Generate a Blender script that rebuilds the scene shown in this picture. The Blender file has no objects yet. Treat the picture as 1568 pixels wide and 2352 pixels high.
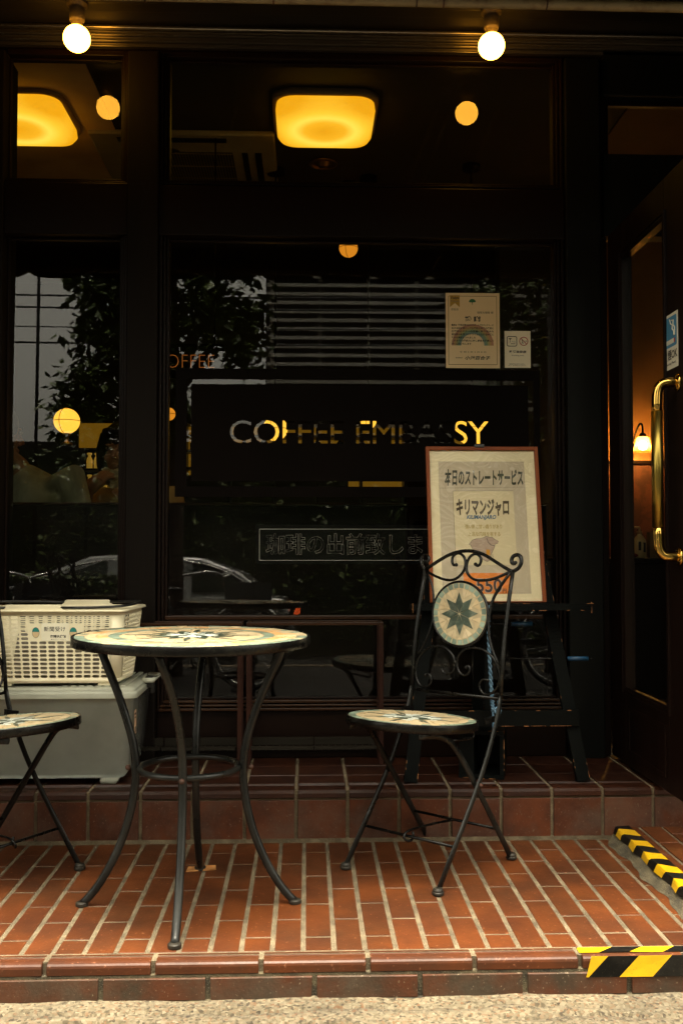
import bpy, bmesh, math, random
from mathutils import Vector, Matrix
from math import sin, cos, pi, radians as RAD
random.seed(7)
C = bpy.context.scene.collection
SC = bpy.context.scene

# ---------------------------------------------------------------- camera
H = 0.947
cam_d = bpy.data.cameras.new('camera'); cam = bpy.data.objects.new('camera', cam_d); C.objects.link(cam)
cam.location = (0, 0, H)
cam.rotation_euler = (RAD(92.0), 0, RAD(-2.0))
cam_d.sensor_fit = 'VERTICAL'; cam_d.sensor_height = 36; cam_d.lens = 36*3600/3750
cam_d.clip_start = 0.02; cam_d.clip_end = 400
SC.camera = cam
# ---------------------------------------------------------------- sky, sun, exposure
SUN_EL, SUN_AZ = 84, 10
w = bpy.data.worlds.new('World'); SC.world = w; w.use_nodes = True
nt = w.node_tree; bg = nt.nodes['Background']
sky = nt.nodes.new('ShaderNodeTexSky'); sky.sky_type = 'NISHITA'; sky.sun_disc = False
sky.sun_elevation = RAD(SUN_EL); sky.sun_rotation = RAD(180-SUN_AZ); sky.air_density = 1.0; sky.dust_density = 6.0; sky.ozone_density = .6
hs = nt.nodes.new('ShaderNodeHueSaturation'); hs.inputs['Saturation'].default_value = .12
mx = nt.nodes.new('ShaderNodeMix'); mx.data_type = 'RGBA'; mx.blend_type = 'MULTIPLY'; mx.inputs[0].default_value = 1
mx.inputs[7].default_value = (1.0, .93, .74, 1)
nt.links.new(sky.outputs[0], hs.inputs['Color']); nt.links.new(hs.outputs[0], mx.inputs[6]); nt.links.new(mx.outputs[2], bg.inputs[0])
bg.inputs[1].default_value = .15
sl = bpy.data.lights.new('sun', 'SUN'); sl.energy = 1.25; sl.angle = RAD(17); sl.color = (1, .9, .72)
sun = bpy.data.objects.new('sun', sl); C.objects.link(sun)
sun.rotation_euler = (RAD(90-SUN_EL), 0, RAD(-SUN_AZ)); sun.location = (0, -3, 8)
SC.view_settings.view_transform = 'Standard'; SC.view_settings.look = 'None'
SC.view_settings.exposure = 2.65; SC.view_settings.gamma = 1
SC.render.engine = 'CYCLES'
SC.cycles.max_bounces = 8; SC.cycles.transparent_max_bounces = 16; SC.cycles.sample_clamp_indirect = 4
SC.cycles.caustics_reflective = False; SC.cycles.caustics_refractive = False

# ---------------------------------------------------------------- helpers
_F = 2257.9
_y, _p = RAD(2), RAD(2)
CF = Vector((sin(_y)*cos(_p), cos(_y)*cos(_p), sin(_p))); CR = Vector((cos(_y), -sin(_y), 0)); CU = CR.cross(CF)
C0 = Vector((0, 0, H))
def _ray(x, y): return CF*_F + CR*(x-784) + CU*(1176-y)
def W(x, y, Y):
    d = _ray(x, y); return C0 + d*(Y/d.y)
def WZ(x, y, z):
    d = _ray(x, y); return C0 + d*((z-H)/d.z)

def material(name, base=(.5, .5, .5), rough=.6, metal=0, spec=.5, emit=None, estr=0, alpha=1, coat=0):
    m = bpy.data.materials.new(name); m.use_nodes = True
    b = m.node_tree.nodes['Principled BSDF']
    b.inputs['Base Color'].default_value = (*base, 1); b.inputs['Roughness'].default_value = rough
    b.inputs['Metallic'].default_value = metal; b.inputs['Specular IOR Level'].default_value = spec
    b.inputs['Coat Weight'].default_value = coat
    if emit: b.inputs['Emission Color'].default_value = (*emit, 1); b.inputs['Emission Strength'].default_value = estr
    return m
def vary(m, c2, scale=8, detail=6, lo=.35, hi=.65, bump=0, bscale=None, rr=None, stretch=None, c3=None, island=0, coord='Object', dirt=None):
    """noise blend of base colour with c2, optional speckle c3, bump, roughness range, per-island value jitter"""
    nt = m.node_tree; N = nt.nodes; L = nt.links; b = N['Principled BSDF']
    tc = N.new('ShaderNodeTexCoord'); mp = N.new('ShaderNodeMapping')
    L.new(tc.outputs[coord], mp.inputs[0])
    if stretch: mp.inputs['Scale'].default_value = stretch
    n = N.new('ShaderNodeTexNoise'); n.inputs['Scale'].default_value = scale; n.inputs['Detail'].default_value = detail
    n.inputs['Roughness'].default_value = .6
    L.new(mp.outputs[0], n.inputs[0])
    r = N.new('ShaderNodeMapRange'); r.inputs[1].default_value = lo; r.inputs[2].default_value = hi
    L.new(n.outputs[0], r.inputs[0])
    mix = N.new('ShaderNodeMix'); mix.data_type = 'RGBA'
    mix.inputs[6].default_value = b.inputs['Base Color'].default_value; mix.inputs[7].default_value = (*c2, 1)
    L.new(r.outputs[0], mix.inputs[0]); out = mix.outputs[2]
    if c3:
        n3 = N.new('ShaderNodeTexNoise'); n3.inputs['Scale'].default_value = scale*22; n3.inputs['Detail'].default_value = 2
        L.new(mp.outputs[0], n3.inputs[0])
        r3 = N.new('ShaderNodeMapRange'); r3.inputs[1].default_value = .64; r3.inputs[2].default_value = .74
        L.new(n3.outputs[0], r3.inputs[0])
        m3 = N.new('ShaderNodeMix'); m3.data_type = 'RGBA'; L.new(out, m3.inputs[6]); m3.inputs[7].default_value = (*c3, 1)
        L.new(r3.outputs[0], m3.inputs[0]); out = m3.outputs[2]
    if island:
        g = N.new('ShaderNodeNewGeometry'); ri = N.new('ShaderNodeMapRange')
        ri.inputs[3].default_value = 1-island; ri.inputs[4].default_value = 1+island
        L.new(g.outputs['Random Per Island'], ri.inputs[0])
        hv = N.new('ShaderNodeHueSaturation'); L.new(ri.outputs[0], hv.inputs['Value']); L.new(out, hv.inputs['Color']); out = hv.outputs[0]
    if dirt:
        nd = N.new('ShaderNodeTexNoise'); nd.inputs['Scale'].default_value = dirt[0]; nd.inputs['Detail'].default_value = 10; nd.inputs['Roughness'].default_value = .72
        L.new(tc.outputs['Object'], nd.inputs[0])
        rd = N.new('ShaderNodeMapRange'); rd.inputs[1].default_value = .46; rd.inputs[2].default_value = .68; rd.inputs[4].default_value = dirt[1]
        L.new(nd.outputs[0], rd.inputs[0]); md = N.new('ShaderNodeMix'); md.data_type = 'RGBA'; md.inputs[7].default_value = (*dirt[2], 1)
        L.new(rd.outputs[0], md.inputs[0]); L.new(out, md.inputs[6]); out = md.outputs[2]
    L.new(out, b.inputs['Base Color'])
    if rr:
        q = N.new('ShaderNodeMapRange'); q.inputs[1].default_value = .3; q.inputs[2].default_value = .7
        q.inputs[3].default_value, q.inputs[4].default_value = rr
        L.new(n.outputs[0], q.inputs[0]); L.new(q.outputs[0], b.inputs['Roughness'])
    if bump:
        nb = N.new('ShaderNodeTexNoise'); nb.inputs['Scale'].default_value = bscale or scale*6; nb.inputs['Detail'].default_value = 8
        L.new(mp.outputs[0], nb.inputs[0])
        bp = N.new('ShaderNodeBump'); bp.inputs['Strength'].default_value = bump; bp.inputs['Distance'].default_value = .004
        L.new(nb.outputs[0], bp.inputs['Height']); L.new(bp.outputs[0], b.inputs['Normal'])
    return m
def glass_mat(name, refl_ior=1.62, tint=(.95, .97, .95), wav=0.0):
    m = bpy.data.materials.new(name); m.use_nodes = True; nt = m.node_tree; N = nt.nodes; L = nt.links; N.clear()
    o = N.new('ShaderNodeOutputMaterial'); tr = N.new('ShaderNodeBsdfTransparent'); tr.inputs[0].default_value = (*tint, 1)
    gl = N.new('ShaderNodeBsdfGlossy'); gl.inputs['Roughness'].default_value = 0.0
    fr = N.new('ShaderNodeFresnel'); fr.inputs[0].default_value = refl_ior
    g = N.new('ShaderNodeNewGeometry'); mu = N.new('ShaderNodeMath'); mu.operation = 'SUBTRACT'; mu.inputs[0].default_value = 1
    L.new(g.outputs['Backfacing'], mu.inputs[1]); mm = N.new('ShaderNodeMath'); mm.operation = 'MULTIPLY'
    L.new(fr.outputs[0], mm.inputs[0]); L.new(mu.outputs[0], mm.inputs[1])
    mix = N.new('ShaderNodeMixShader'); L.new(mm.outputs[0], mix.inputs[0]); L.new(tr.outputs[0], mix.inputs[1]); L.new(gl.outputs[0], mix.inputs[2])
    L.new(mix.outputs[0], o.inputs[0])
    if wav:
        tc = N.new('ShaderNodeTexCoord'); n = N.new('ShaderNodeTexNoise'); n.inputs['Scale'].default_value = 2.2; n.inputs['Detail'].default_value = 1
        L.new(tc.outputs['Object'], n.inputs[0]); bp = N.new('ShaderNodeBump'); bp.inputs['Strength'].default_value = wav; bp.inputs['Distance'].default_value = .02
        L.new(n.outputs[0], bp.inputs['Height']); L.new(bp.outputs[0], gl.inputs['Normal'])
    return m

class MB:
    """collects shapes; build() links them as one mesh object"""
    def __init__(s): s.v = []; s.f = []; s.mi = []; s.m = 0; s.sm = []
    def add(s, vs, fs, smooth=False):
        o = len(s.v); s.v += [tuple(v) for v in vs]
        for f in fs: s.f.append([i+o for i in f]); s.mi.append(s.m); s.sm.append(smooth)
        return s
    def box(s, x0, x1, y0, y1, z0, z1):
        return s.add([(x, y, z) for x in (x0, x1) for y in (y0, y1) for z in (z0, z1)],
                     [(0, 1, 3, 2), (4, 6, 7, 5), (0, 4, 5, 1), (2, 3, 7, 6), (0, 2, 6, 4), (1, 5, 7, 3)])
    def cbox(s, c, size, M=None):
        M = M or Matrix(); c = Vector(c); h = Vector(size)/2
        return s.add([c + M @ Vector((x*h.x, y*h.y, z*h.z)) for x in (-1, 1) for y in (-1, 1) for z in (-1, 1)],
                     [(0, 1, 3, 2), (4, 6, 7, 5), (0, 4, 5, 1), (2, 3, 7, 6), (0, 2, 6, 4), (1, 5, 7, 3)])
    def tile(s, a0, a1, b0, b1, c0, c1, ch, fn):
        """slab in (a,b) with chamfered face at c1; fn maps (a,b,c) to the world"""
        r = lambda q: random.uniform(-q, q)
        j = [(a0+r(.0006), b0+r(.0006)), (a1+r(.0006), b0+r(.0006)), (a1+r(.0006), b1+r(.0006)), (a0+r(.0006), b1+r(.0006))]
        k = [(1, 1), (-1, 1), (-1, -1), (1, -1)]
        dz = r(.0005)
        vs = [fn(a, b, c0) for a, b in j] + [fn(a, b, c1-ch) for a, b in j] + [fn(a+p*ch, b+q*ch, c1+dz) for (a, b), (p, q) in zip(j, k)]
        fs = [(8, 9, 10, 11)] + [(i, (i+1) % 4, 4+(i+1) % 4, 4+i) for i in range(4)] + [(4+i, 4+(i+1) % 4, 8+(i+1) % 4, 8+i) for i in range(4)]
        return s.add(vs, fs)
    def tube(s, pts, r, n=10, closed=False, smoothpath=0, cap=True, flat=1.0):
        pts = [Vector(p) for p in pts]
        for _ in range(smoothpath):
            q = []
            for i in range(len(pts) - (0 if closed else 1)):
                a, b = pts[i], pts[(i+1) % len(pts)]
                q += [a.lerp(b, .25), a.lerp(b, .75)]
            if not closed: q[0] = pts[0]; q[-1] = pts[-1]
            pts = q
        m = len(pts); rs = r if isinstance(r, (list, tuple)) else None
        vs = []; up = None
        for i, p in enumerate(pts):
            if closed: t = pts[(i+1) % m]-pts[i-1]
            else: t = pts[min(i+1, m-1)]-pts[max(i-1, 0)]
            t.normalize()
            if up is None: up = Vector((0, 0, 1)) if abs(t.z) < .9 else Vector((1, 0, 0))
            up = (up - t*up.dot(t)); up.normalize(); sd = t.cross(up)
            rr = rs[int(i/(m-1)*(len(rs)-1)+.5)] if rs else r
            for k in range(n):
                a = 2*pi*k/n; vs.append(p + up*cos(a)*rr + sd*sin(a)*rr*flat)
        fs = [(i*n+k, i*n+(k+1) % n, ((i+1) % m)*n+(k+1) % n, ((i+1) % m)*n+k) for i in range(m if closed else m-1) for k in range(n)]
        if not closed and cap: fs += [tuple(range(n-1, -1, -1)), tuple((m-1)*n+k for k in range(n))]
        return s.add(vs, fs, True)
    def lathe(s, prof, c=(0, 0, 0), n=32, M=None, cap=True):
        M = M or Matrix(); c = Vector(c); vs = []
        for r, z in prof:
            for k in range(n): a = 2*pi*k/n; vs.append(c + M @ Vector((r*cos(a), r*sin(a), z)))
        m = len(prof)
        fs = [(i*n+k, i*n+(k+1) % n, (i+1)*n+(k+1) % n, (i+1)*n+k) for i in range(m-1) for k in range(n)]
        if cap and prof[0][0] > 1e-5: fs.append(tuple(range(n-1, -1, -1)))
        if cap and prof[-1][0] > 1e-5: fs.append(tuple((m-1)*n+k for k in range(n)))
        return s.add(vs, fs, True)
    def prism(s, poly, c0, c1, fn):
        n = len(poly)
        vs = [fn(a, b, c0) for a, b in poly] + [fn(a, b, c1) for a, b in poly]
        return s.add(vs, [tuple(range(n-1, -1, -1)), tuple(range(n, 2*n))] + [(i, (i+1) % n, n+(i+1) % n, n+i) for i in range(n)])
    def ball(s, c, r, n=20, sq=(1, 1, 1), M=None):
        prof = [(max(1e-6, r*sin(pi*i/(n//2))), -r*cos(pi*i/(n//2))) for i in range(n//2+1)]
        MM = (M or Matrix()) @ Matrix.Diagonal((*sq, 1))
        return s.lathe(prof, c, n, MM)
    def text(s, txt, size, fn, align='CENTER', bold=0, depth=.0004, width=None, spacing=1, shear=0, linesp=1):
        cu = bpy.data.curves.new('t', 'FONT'); cu.body = txt; cu.size = size; cu.align_x = align; cu.extrude = depth/2; cu.offset = bold
        cu.space_character = spacing; cu.space_line = linesp; cu.shear = shear; cu.resolution_u = 3; cu.align_y = 'BOTTOM_BASELINE'
        o = bpy.data.objects.new('t', cu); C.objects.link(o)
        dg = bpy.context.evaluated_depsgraph_get(); me = bpy.data.meshes.new_from_object(o.evaluated_get(dg))
        k = 1
        if width and len(me.vertices):
            xs = [v.co.x for v in me.vertices]; k = width/(max(xs)-min(xs))
        s.add([fn(v.co.x*k, v.co.y, v.co.z) for v in me.vertices], [tuple(p.vertices) for p in me.polygons])
        bpy.data.objects.remove(o); bpy.data.curves.remove(cu); bpy.data.meshes.remove(me)
        return s
    def build(s, name, mats, parent=None, bevel=0, sub=0, smooth=False, fix=True, solid=0):
        me = bpy.data.meshes.new(name); me.from_pydata(s.v, [], s.f)
        if not isinstance(mats, (list, tuple)): mats = [mats]
        for m in mats: me.materials.append(m)
        me.polygons.foreach_set('material_index', s.mi)
        me.polygons.foreach_set('use_smooth', [smooth or q for q in s.sm])
        if fix:
            bm = bmesh.new(); bm.from_mesh(me); bmesh.ops.recalc_face_normals(bm, faces=bm.faces); bm.to_mesh(me); bm.free()
        me.update()
        o = bpy.data.objects.new(name, me); C.objects.link(o)
        if parent:
            o.parent = parent; o.matrix_parent_inverse = parent.matrix_world.inverted() if False else Matrix.Translation(-parent.location) if parent.rotation_euler.z == 0 and parent.parent is None and parent.get('_abs') else Matrix()
        if solid:
            q = o.modifiers.new('solid', 'SOLIDIFY'); q.thickness = solid; q.offset = 0
        if bevel:
            q = o.modifiers.new('bevel', 'BEVEL'); q.width = bevel; q.segments = 2; q.limit_method = 'ANGLE'; q.angle_limit = RAD(40)
        if sub:
            q = o.modifiers.new('sub', 'SUBSURF'); q.levels = sub; q.render_levels = sub
        return o
def tag(o, label, cat, group=None, kind=None):
    if label: o['label'] = label
    if cat: o['category'] = cat
    if group: o['group'] = group
    if kind: o['kind'] = kind
    return o
def empty(name, loc, label, cat, group=None, rz=0, absolute=True):
    """Empty at a thing's base; parts of an 'absolute' thing are modelled in world coordinates"""
    o = bpy.data.objects.new(name, None); C.objects.link(o); o.location = loc; o.rotation_euler = (0, 0, rz); o.empty_display_size = .1
    if absolute: o['_abs'] = 1
    return tag(o, label, cat, group)
def sub_of(part, root):
    """sub-part keeps world placement of its absolute thing"""
    part.matrix_parent_inverse = Matrix()
    return part
def struct(o): o['kind'] = 'structure'; return o
def copy_tree(o, parent=None):
    c = o.copy(); C.objects.link(c)
    if parent: c.parent = parent
    for ch in [q for q in bpy.data.objects if q.parent == o]: copy_tree(ch, c)
    return c
XY = lambda a, b, c: (a, b, c)

# ---------------------------------------------------------------- materials
M = {}
M['tile'] = vary(material('glazed_brick_tile', (0.1172, 0.03337, 0.00947), .42, spec=.2), (0.05591, 0.01624, 0.005862), 4.5, 9, bump=.12, bscale=160, rr=(.34, .55), c3=(0.2164, 0.08567, 0.03608), island=.15, dirt=(3.2, .6, (.030, .017, .009)))
M['nosing'] = vary(material('glazed_nosing_tile', (0.09412, 0.02666, 0.008235), .3, spec=.25), (0.04774, 0.01364, 0.005115), 5, 9, bump=.1, bscale=160, rr=(.36, .52), c3=(0.196, 0.07843, 0.03922), island=.14, dirt=(4, .6, (.028, .017, .010)))
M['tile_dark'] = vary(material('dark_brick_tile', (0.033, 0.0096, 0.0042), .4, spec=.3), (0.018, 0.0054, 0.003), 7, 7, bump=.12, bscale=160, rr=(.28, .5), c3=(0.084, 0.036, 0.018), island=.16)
M['tile_riser'] = vary(material('stained_brick_tile', (0.1005, 0.02962, 0.01224), .5, spec=.25), (0.04894, 0.01674, 0.009016), 6, 9, .4, .62, bump=.15, bscale=140, rr=(.35, .65), c3=(0.1168, 0.07268, 0.04922), island=.16, dirt=(5, .55, (.11, .075, .055)))
M['tile_grimy'] = vary(material('grimy_brick_tile', (0.0765, 0.0255, 0.01147), .5, spec=.25), (0.03825, 0.0255, 0.0153), 7, 9, .42, .62, bump=.2, bscale=140, rr=(.4, .75), c3=(0.204, 0.153, 0.102), island=.14, dirt=(6, .6, (.075, .06, .042)))
M['grout'] = vary(material('cement_grout', (0.1925, 0.1497, 0.0891), .95), (0.07841, 0.05702, 0.03208), 16, 9, .35, .68, bump=.7, bscale=220, c3=(0.2566, 0.2138, 0.1426), dirt=(5, .75, (.05, .036, .02)))
M['grout_dirty'] = vary(material('mossy_grout', (0.105, 0.084, 0.0455), .95), (0.028, 0.0224, 0.014), 22, 9, .35, .65, bump=.9, bscale=260, c3=(0.315, 0.28, 0.189))
M['wood'] = vary(material('dark_stained_wood', (0.00931, 0.00399, 0.002394), .42, spec=.13), (0.004788, 0.002128, 0.00133), 5, 8, stretch=(1, 1, .08), bump=.1, bscale=60, rr=(.3, .5))
M['wood_h'] = vary(material('dark_stained_wood_h', (0.00931, 0.00399, 0.002394), .42, spec=.13), (0.004788, 0.002128, 0.00133), 5, 8, stretch=(.08, 1, 1), bump=.1, bscale=60, rr=(.3, .5))
M['pillar'] = vary(material('brown_black_paint', (0.00728, 0.00462, 0.00322), .55, spec=.10), (0.00364, 0.00238, 0.00168), 6, 8, stretch=(1, 1, .15), bump=.15, bscale=80)
M['pillar2'] = vary(material('green_black_paint', (0.00357, 0.00378, 0.00315), .55, spec=.13), (0.00231, 0.00252, 0.0021), 6, 8, stretch=(1, 1, .15), bump=.15, bscale=80)
M['orange_rail'] = vary(material('varnished_rail', (0.0375, 0.0135, 0.00375), .32, spec=.3), (0.015, 0.00525, 0.001875), 8, 5, stretch=(.1, 1, 1))
M['glass'] = glass_mat('window_glass', 1.52, (.9, .93, .9))
M['iron'] = vary(material('black_painted_iron', (.0045, .0043, .004), .25, 0, .22), (.010, .009, .007), 30, 6, .45, .75, bump=.12, bscale=200, rr=(.16, .34))
M['iron_worn'] = vary(material('worn_grey_iron', (.0075, .0078, .0072), .3, 0, .28), (.02, .0205, .0185), 14, 8, .46, .75, bump=.15, bscale=200, stretch=(1, 1, .3), rr=(.2, .42))
M['foot'] = vary(material('black_rubber_cap', (.012, .0115, .010), .5, spec=.3), (.03, .024, .016), 40, 5)
M['rust'] = vary(material('rusty_bolt', (.09, .03, .015), .6, .3), (.03, .02, .015), 60, 4)
M['teal'] = vary(material('teal_marble', (.115, .17, .125), .35), (.24, .30, .235), 45, 8, .3, .7, island=.35)
M['green'] = vary(material('dark_green_marble', (.035, .052, .036), .3), (.13, .15, .11), 35, 9, .48, .7, stretch=(1, .35, 1), island=.3)
M['cream'] = vary(material('cream_marble', (0.5635, 0.4623, 0.2962), .4), (0.4912, 0.3684, 0.2023), 20, 6, island=.12)
M['white_st'] = vary(material('pale_blue_marble', (.5, .56, .52), .35), (.7, .72, .64), 20, 6, island=.1)
M['orange_st'] = vary(material('rust_marble', (.55, .27, .10), .4), (.7, .45, .2), 22, 7, island=.2)
M['mgrout'] = vary(material('mosaic_grout', (.5, .41, .25), .8), (.36, .29, .18), 40, 5)
M['plastic'] = vary(material('cream_plastic', (.90, .83, .60), .42), (.80, .71, .48), 5, 7, .4, .75)
M['blackp'] = material('black_plastic', (.012, .012, .012), .3)
M['paper'] = material('white_paper', (.62, .52, .36), .7)
M['ink'] = material('black_ink', (.015, .013, .012), .6)
M['easel'] = vary(material('black_chipped_paint', (0.00176, 0.0024, 0.0024), .5, spec=.08), (0.0032, 0.004, 0.00368), 8, 6, bump=.2, bscale=90)
M['chip'] = vary(material('bare_wood_chips', (.30, .12, .03), .6), (.16, .06, .02), 30, 4)
M['alu'] = vary(material('aluminium_rail', (0.204, 0.18, 0.144), .32, .9), (0.12, 0.102, 0.078), 4, 6, stretch=(.1, 1, 6), rr=(.22, .4))
M['soffit'] = vary(material('grey_soffit_metal', (0.03, 0.0252, 0.018), .4, .6), (0.018, 0.015, 0.0108), 5, 5, stretch=(.2, 1, 1))
M['yellow'] = vary(material('yellow_tape', (0.6375, 0.375, 0.006), .34), (0.525, 0.285, 0.006), 12, 6, .45, .8, bump=.12, bscale=60, c3=(0.225, 0.15, 0.0225))
M['blackt'] = vary(material('black_tape', (.004, .0037, .0033), .5, spec=.12), (.022, .02, .016), 14, 6, .45, .8, bump=.15, bscale=60, c3=(.05, .042, .028))
M['brass'] = material('polished_brass', (.55, .34, .08), .12, 1)
M['brass_b'] = vary(material('brushed_brass', (.30, .21, .045), .3, 1), (.24, .17, .036), 20, 5, stretch=(8, 8, .3))
M['foliage'] = vary(material('tree_leaf', (.05, .085, .018), .45), (.09, .12, .025), 3, 4, island=.45)
M['bark'] = vary(material('bark', (.07, .05, .035), .9), (.035, .025, .018), 12, 8, bump=.6, bscale=40)
M['concrete'] = material('pavement_concrete', (.40, .35, .24), .9)

# ---------------------------------------------------------------- pavement (aggregate concrete with cracks) and road
def pavement_material():
    m = M['concrete']; nt = m.node_tree; N = nt.nodes; L = nt.links; b = N['Principled BSDF']
    tc = N.new('ShaderNodeTexCoord'); P = tc.outputs['Object']
    def noise(sc, det=6, rough=.6):
        n = N.new('ShaderNodeTexNoise'); n.inputs['Scale'].default_value = sc; n.inputs['Detail'].default_value = det; n.inputs['Roughness'].default_value = rough; L.new(P, n.inputs[0]); return n
    vo = N.new('ShaderNodeTexVoronoi'); vo.inputs['Scale'].default_value = 150; L.new(P, vo.inputs[0])
    rp = N.new('ShaderNodeValToRGB'); e = rp.color_ramp.elements
    e[0].position = 0; e[0].color = (0.033, 0.0231, 0.0132, 1); e[1].position = 1; e[1].color = (0.2376, 0.198, 0.132, 1)
    for p_, c_ in ((.25, (0.0858, 0.066, 0.0363)), (.45, (0.165, 0.132, 0.0825)), (.6, (0.132, 0.0627, 0.0264)), (.68, (0.2112, 0.1749, 0.1155)), (.85, (0.132, 0.1089, 0.0693))):
        q = e.new(p_); q.color = (*c_, 1)
    sp = N.new('ShaderNodeSeparateColor'); L.new(vo.outputs['Color'], sp.inputs[0]); L.new(sp.outputs[0], rp.inputs[0])
    n1 = noise(90, 5); mixa = N.new('ShaderNodeMix'); mixa.data_type = 'RGBA'; mixa.inputs[7].default_value = (0.1551, 0.1254, 0.0792, 1)
    ra = N.new('ShaderNodeMapRange'); ra.inputs[1].default_value = .47; ra.inputs[2].default_value = .66; L.new(n1.outputs[0], ra.inputs[0])
    L.new(ra.outputs[0], mixa.inputs[0]); L.new(rp.outputs[0], mixa.inputs[6])
    n2 = noise(5, 8); rb = N.new('ShaderNodeMapRange'); rb.inputs[1].default_value = .35; rb.inputs[2].default_value = .65; rb.inputs[3].default_value = .72; rb.inputs[4].default_value = 1.15
    L.new(n2.outputs[0], rb.inputs[0]); hv = N.new('ShaderNodeHueSaturation'); L.new(mixa.outputs[2], hv.inputs['Color']); L.new(rb.outputs[0], hv.inputs['Value'])
    L.new(hv.outputs[0], b.inputs['Base Color'])
    nb = noise(150, 8, .75); bp = N.new('ShaderNodeBump'); bp.inputs['Strength'].default_value = .9; bp.inputs['Distance'].default_value = .006
    L.new(nb.outputs[0], bp.inputs['Height']); L.new(bp.outputs[0], b.inputs['Normal'])
pavement_material()
GZ = -.088
def crack_y(x, k): return 2.224 - k*.030 + .008*sin(x*5+k*3) + .005*sin(x*17+2*k) + .003*sin(x*47) + random.uniform(-.0028, .0028)
mb = MB()
# pavement: fine strip near the step with real cracks, coarse sheet beyond
xs = [-2.2 + i*.012 for i in range(368)]
def row(fn): return [fn(x) for x in xs]
def gz(x, y): return GZ + .0022*sin(x*13+y*9)+.0016*sin(x*37-y*21)
c1 = [crack_y(x, 0) for x in xs]; c2 = [crack_y(x, 1.6) for x in xs]
rows = []
def addrow(ys, dz):
    dl = dz if isinstance(dz, list) else [dz]*len(xs)
    rows.append([(x, y, gz(x, y)+q+random.uniform(-.0008, .0008)) for x, y, q in zip(xs, ys, dl)])
def dd(p): return [.002-.030*max(0, min(1, .75+.9*sin(x*3.1+p)+.6*sin(x*11+p*2))) for x in xs]
addrow([2.31]*len(xs), .006); addrow([y+.006 for y in c1], .005); addrow([y+.0026+random.uniform(-.0016, .002) for y in c1], dd(1)); addrow([y-.0026-random.uniform(-.0016, .0022) for y in c1], dd(1)); addrow([y-.006 for y in c1], .004)
addrow([(a+b)/2 for a, b in zip(c1, c2)], .003); addrow([y+.006 for y in c2], .002)
addrow([y+.002+random.uniform(-.0014, .0018) for y in c2], dd(4)); addrow([y-.002-random.uniform(-.0014, .0018) for y in c2], dd(4)); addrow([y-.006 for y in c2], .0)
for y in (2.15, 2.13, 2.11, 2.08, 2.04, 2.0): addrow([y]*len(xs), 0)
vs = [v for r_ in rows for v in r_]; n = len(xs)
mb.add(vs, [(i*n+k, (i+1)*n+k, (i+1)*n+k+1, i*n+k+1) for i in range(len(rows)-1) for k in range(n-1)], True)
for i_, p_ in ((2, 1), (7, 4)):
    q_ = dd(p_)
    for k in range(n-1):
        if q_[k] < -.008: mb.mi[i_*(n-1)+k] = 1
mb.box(-12, 12, 1.72, 2.0, GZ-.1, GZ)
mb.box(-12, -2.2, 2.0, 2.4, GZ-.1, GZ); mb.box(2.2, 12, 2.0, 2.4, GZ-.1, GZ)
struct(mb.build('pavement', [M['concrete'], vary(material('crack_dirt', (.012, .009, .006), .95), (.03, .024, .016), 60, 5)]))
M['asphalt'] = vary(material('asphalt', (.018, .017, .015), .85, spec=.2), (.026, .024, .021), 40, 6, bump=.6, bscale=200)
struct(MB().box(-60, 60, -2.6, 1.72, GZ-.12, GZ-.004).build('footway', M['asphalt']))
struct(MB().box(-60, 60, -60, -2.75, GZ-.32, GZ-.27).build('road', M['asphalt']))
struct(MB().box(-60, 60, -2.75, -2.6, GZ-.4, GZ+.004).build('kerb', M['grout']))
M['line'] = material('road_line_paint', (.7, .68, .6), .6)
struct(MB().box(-60, 60, -3.2, -3.08, GZ-.266, GZ-.262).build('road_marking', M['line']))
struct(MB().box(-60, 60, 2.4, 70, -1.2, -.9).build('ground', M['asphalt']))

# ---------------------------------------------------------------- tiled terrace: two steps of brick tile
mb = MB(); X0, X1 = -2.0, 2.0
mb.m = 1
mb.box(X0, X1, 2.298, 3.185, -.30, -.0011)                       # mortar bed
mb.m = 2
mb.box(X0, X1, 2.2855, 2.299, -.30, -.0285)                        # dirty grout behind riser tiles
# field bricks running towards the wall
mb.m = 0
pitch = .0727; ybase = 2.3385
i0 = int((X0+.008)/pitch)-1
for i in range(i0, int(X1/pitch)+1):
    xa = -.008 + i*pitch + .0062; xb = xa + pitch - .0124
    jy = [2.421, 2.642, 2.862, 3.081] if (i % 2 == 0) else [2.533, 2.754, 2.973]
    edges = [ybase] + jy + [3.184]
    for a, b in zip(edges[:-1], edges[1:]):
        mb.tile(xa, xb, a+.0034, b-.0034, -.012, 0, .0007, XY)
terr = mb
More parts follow.
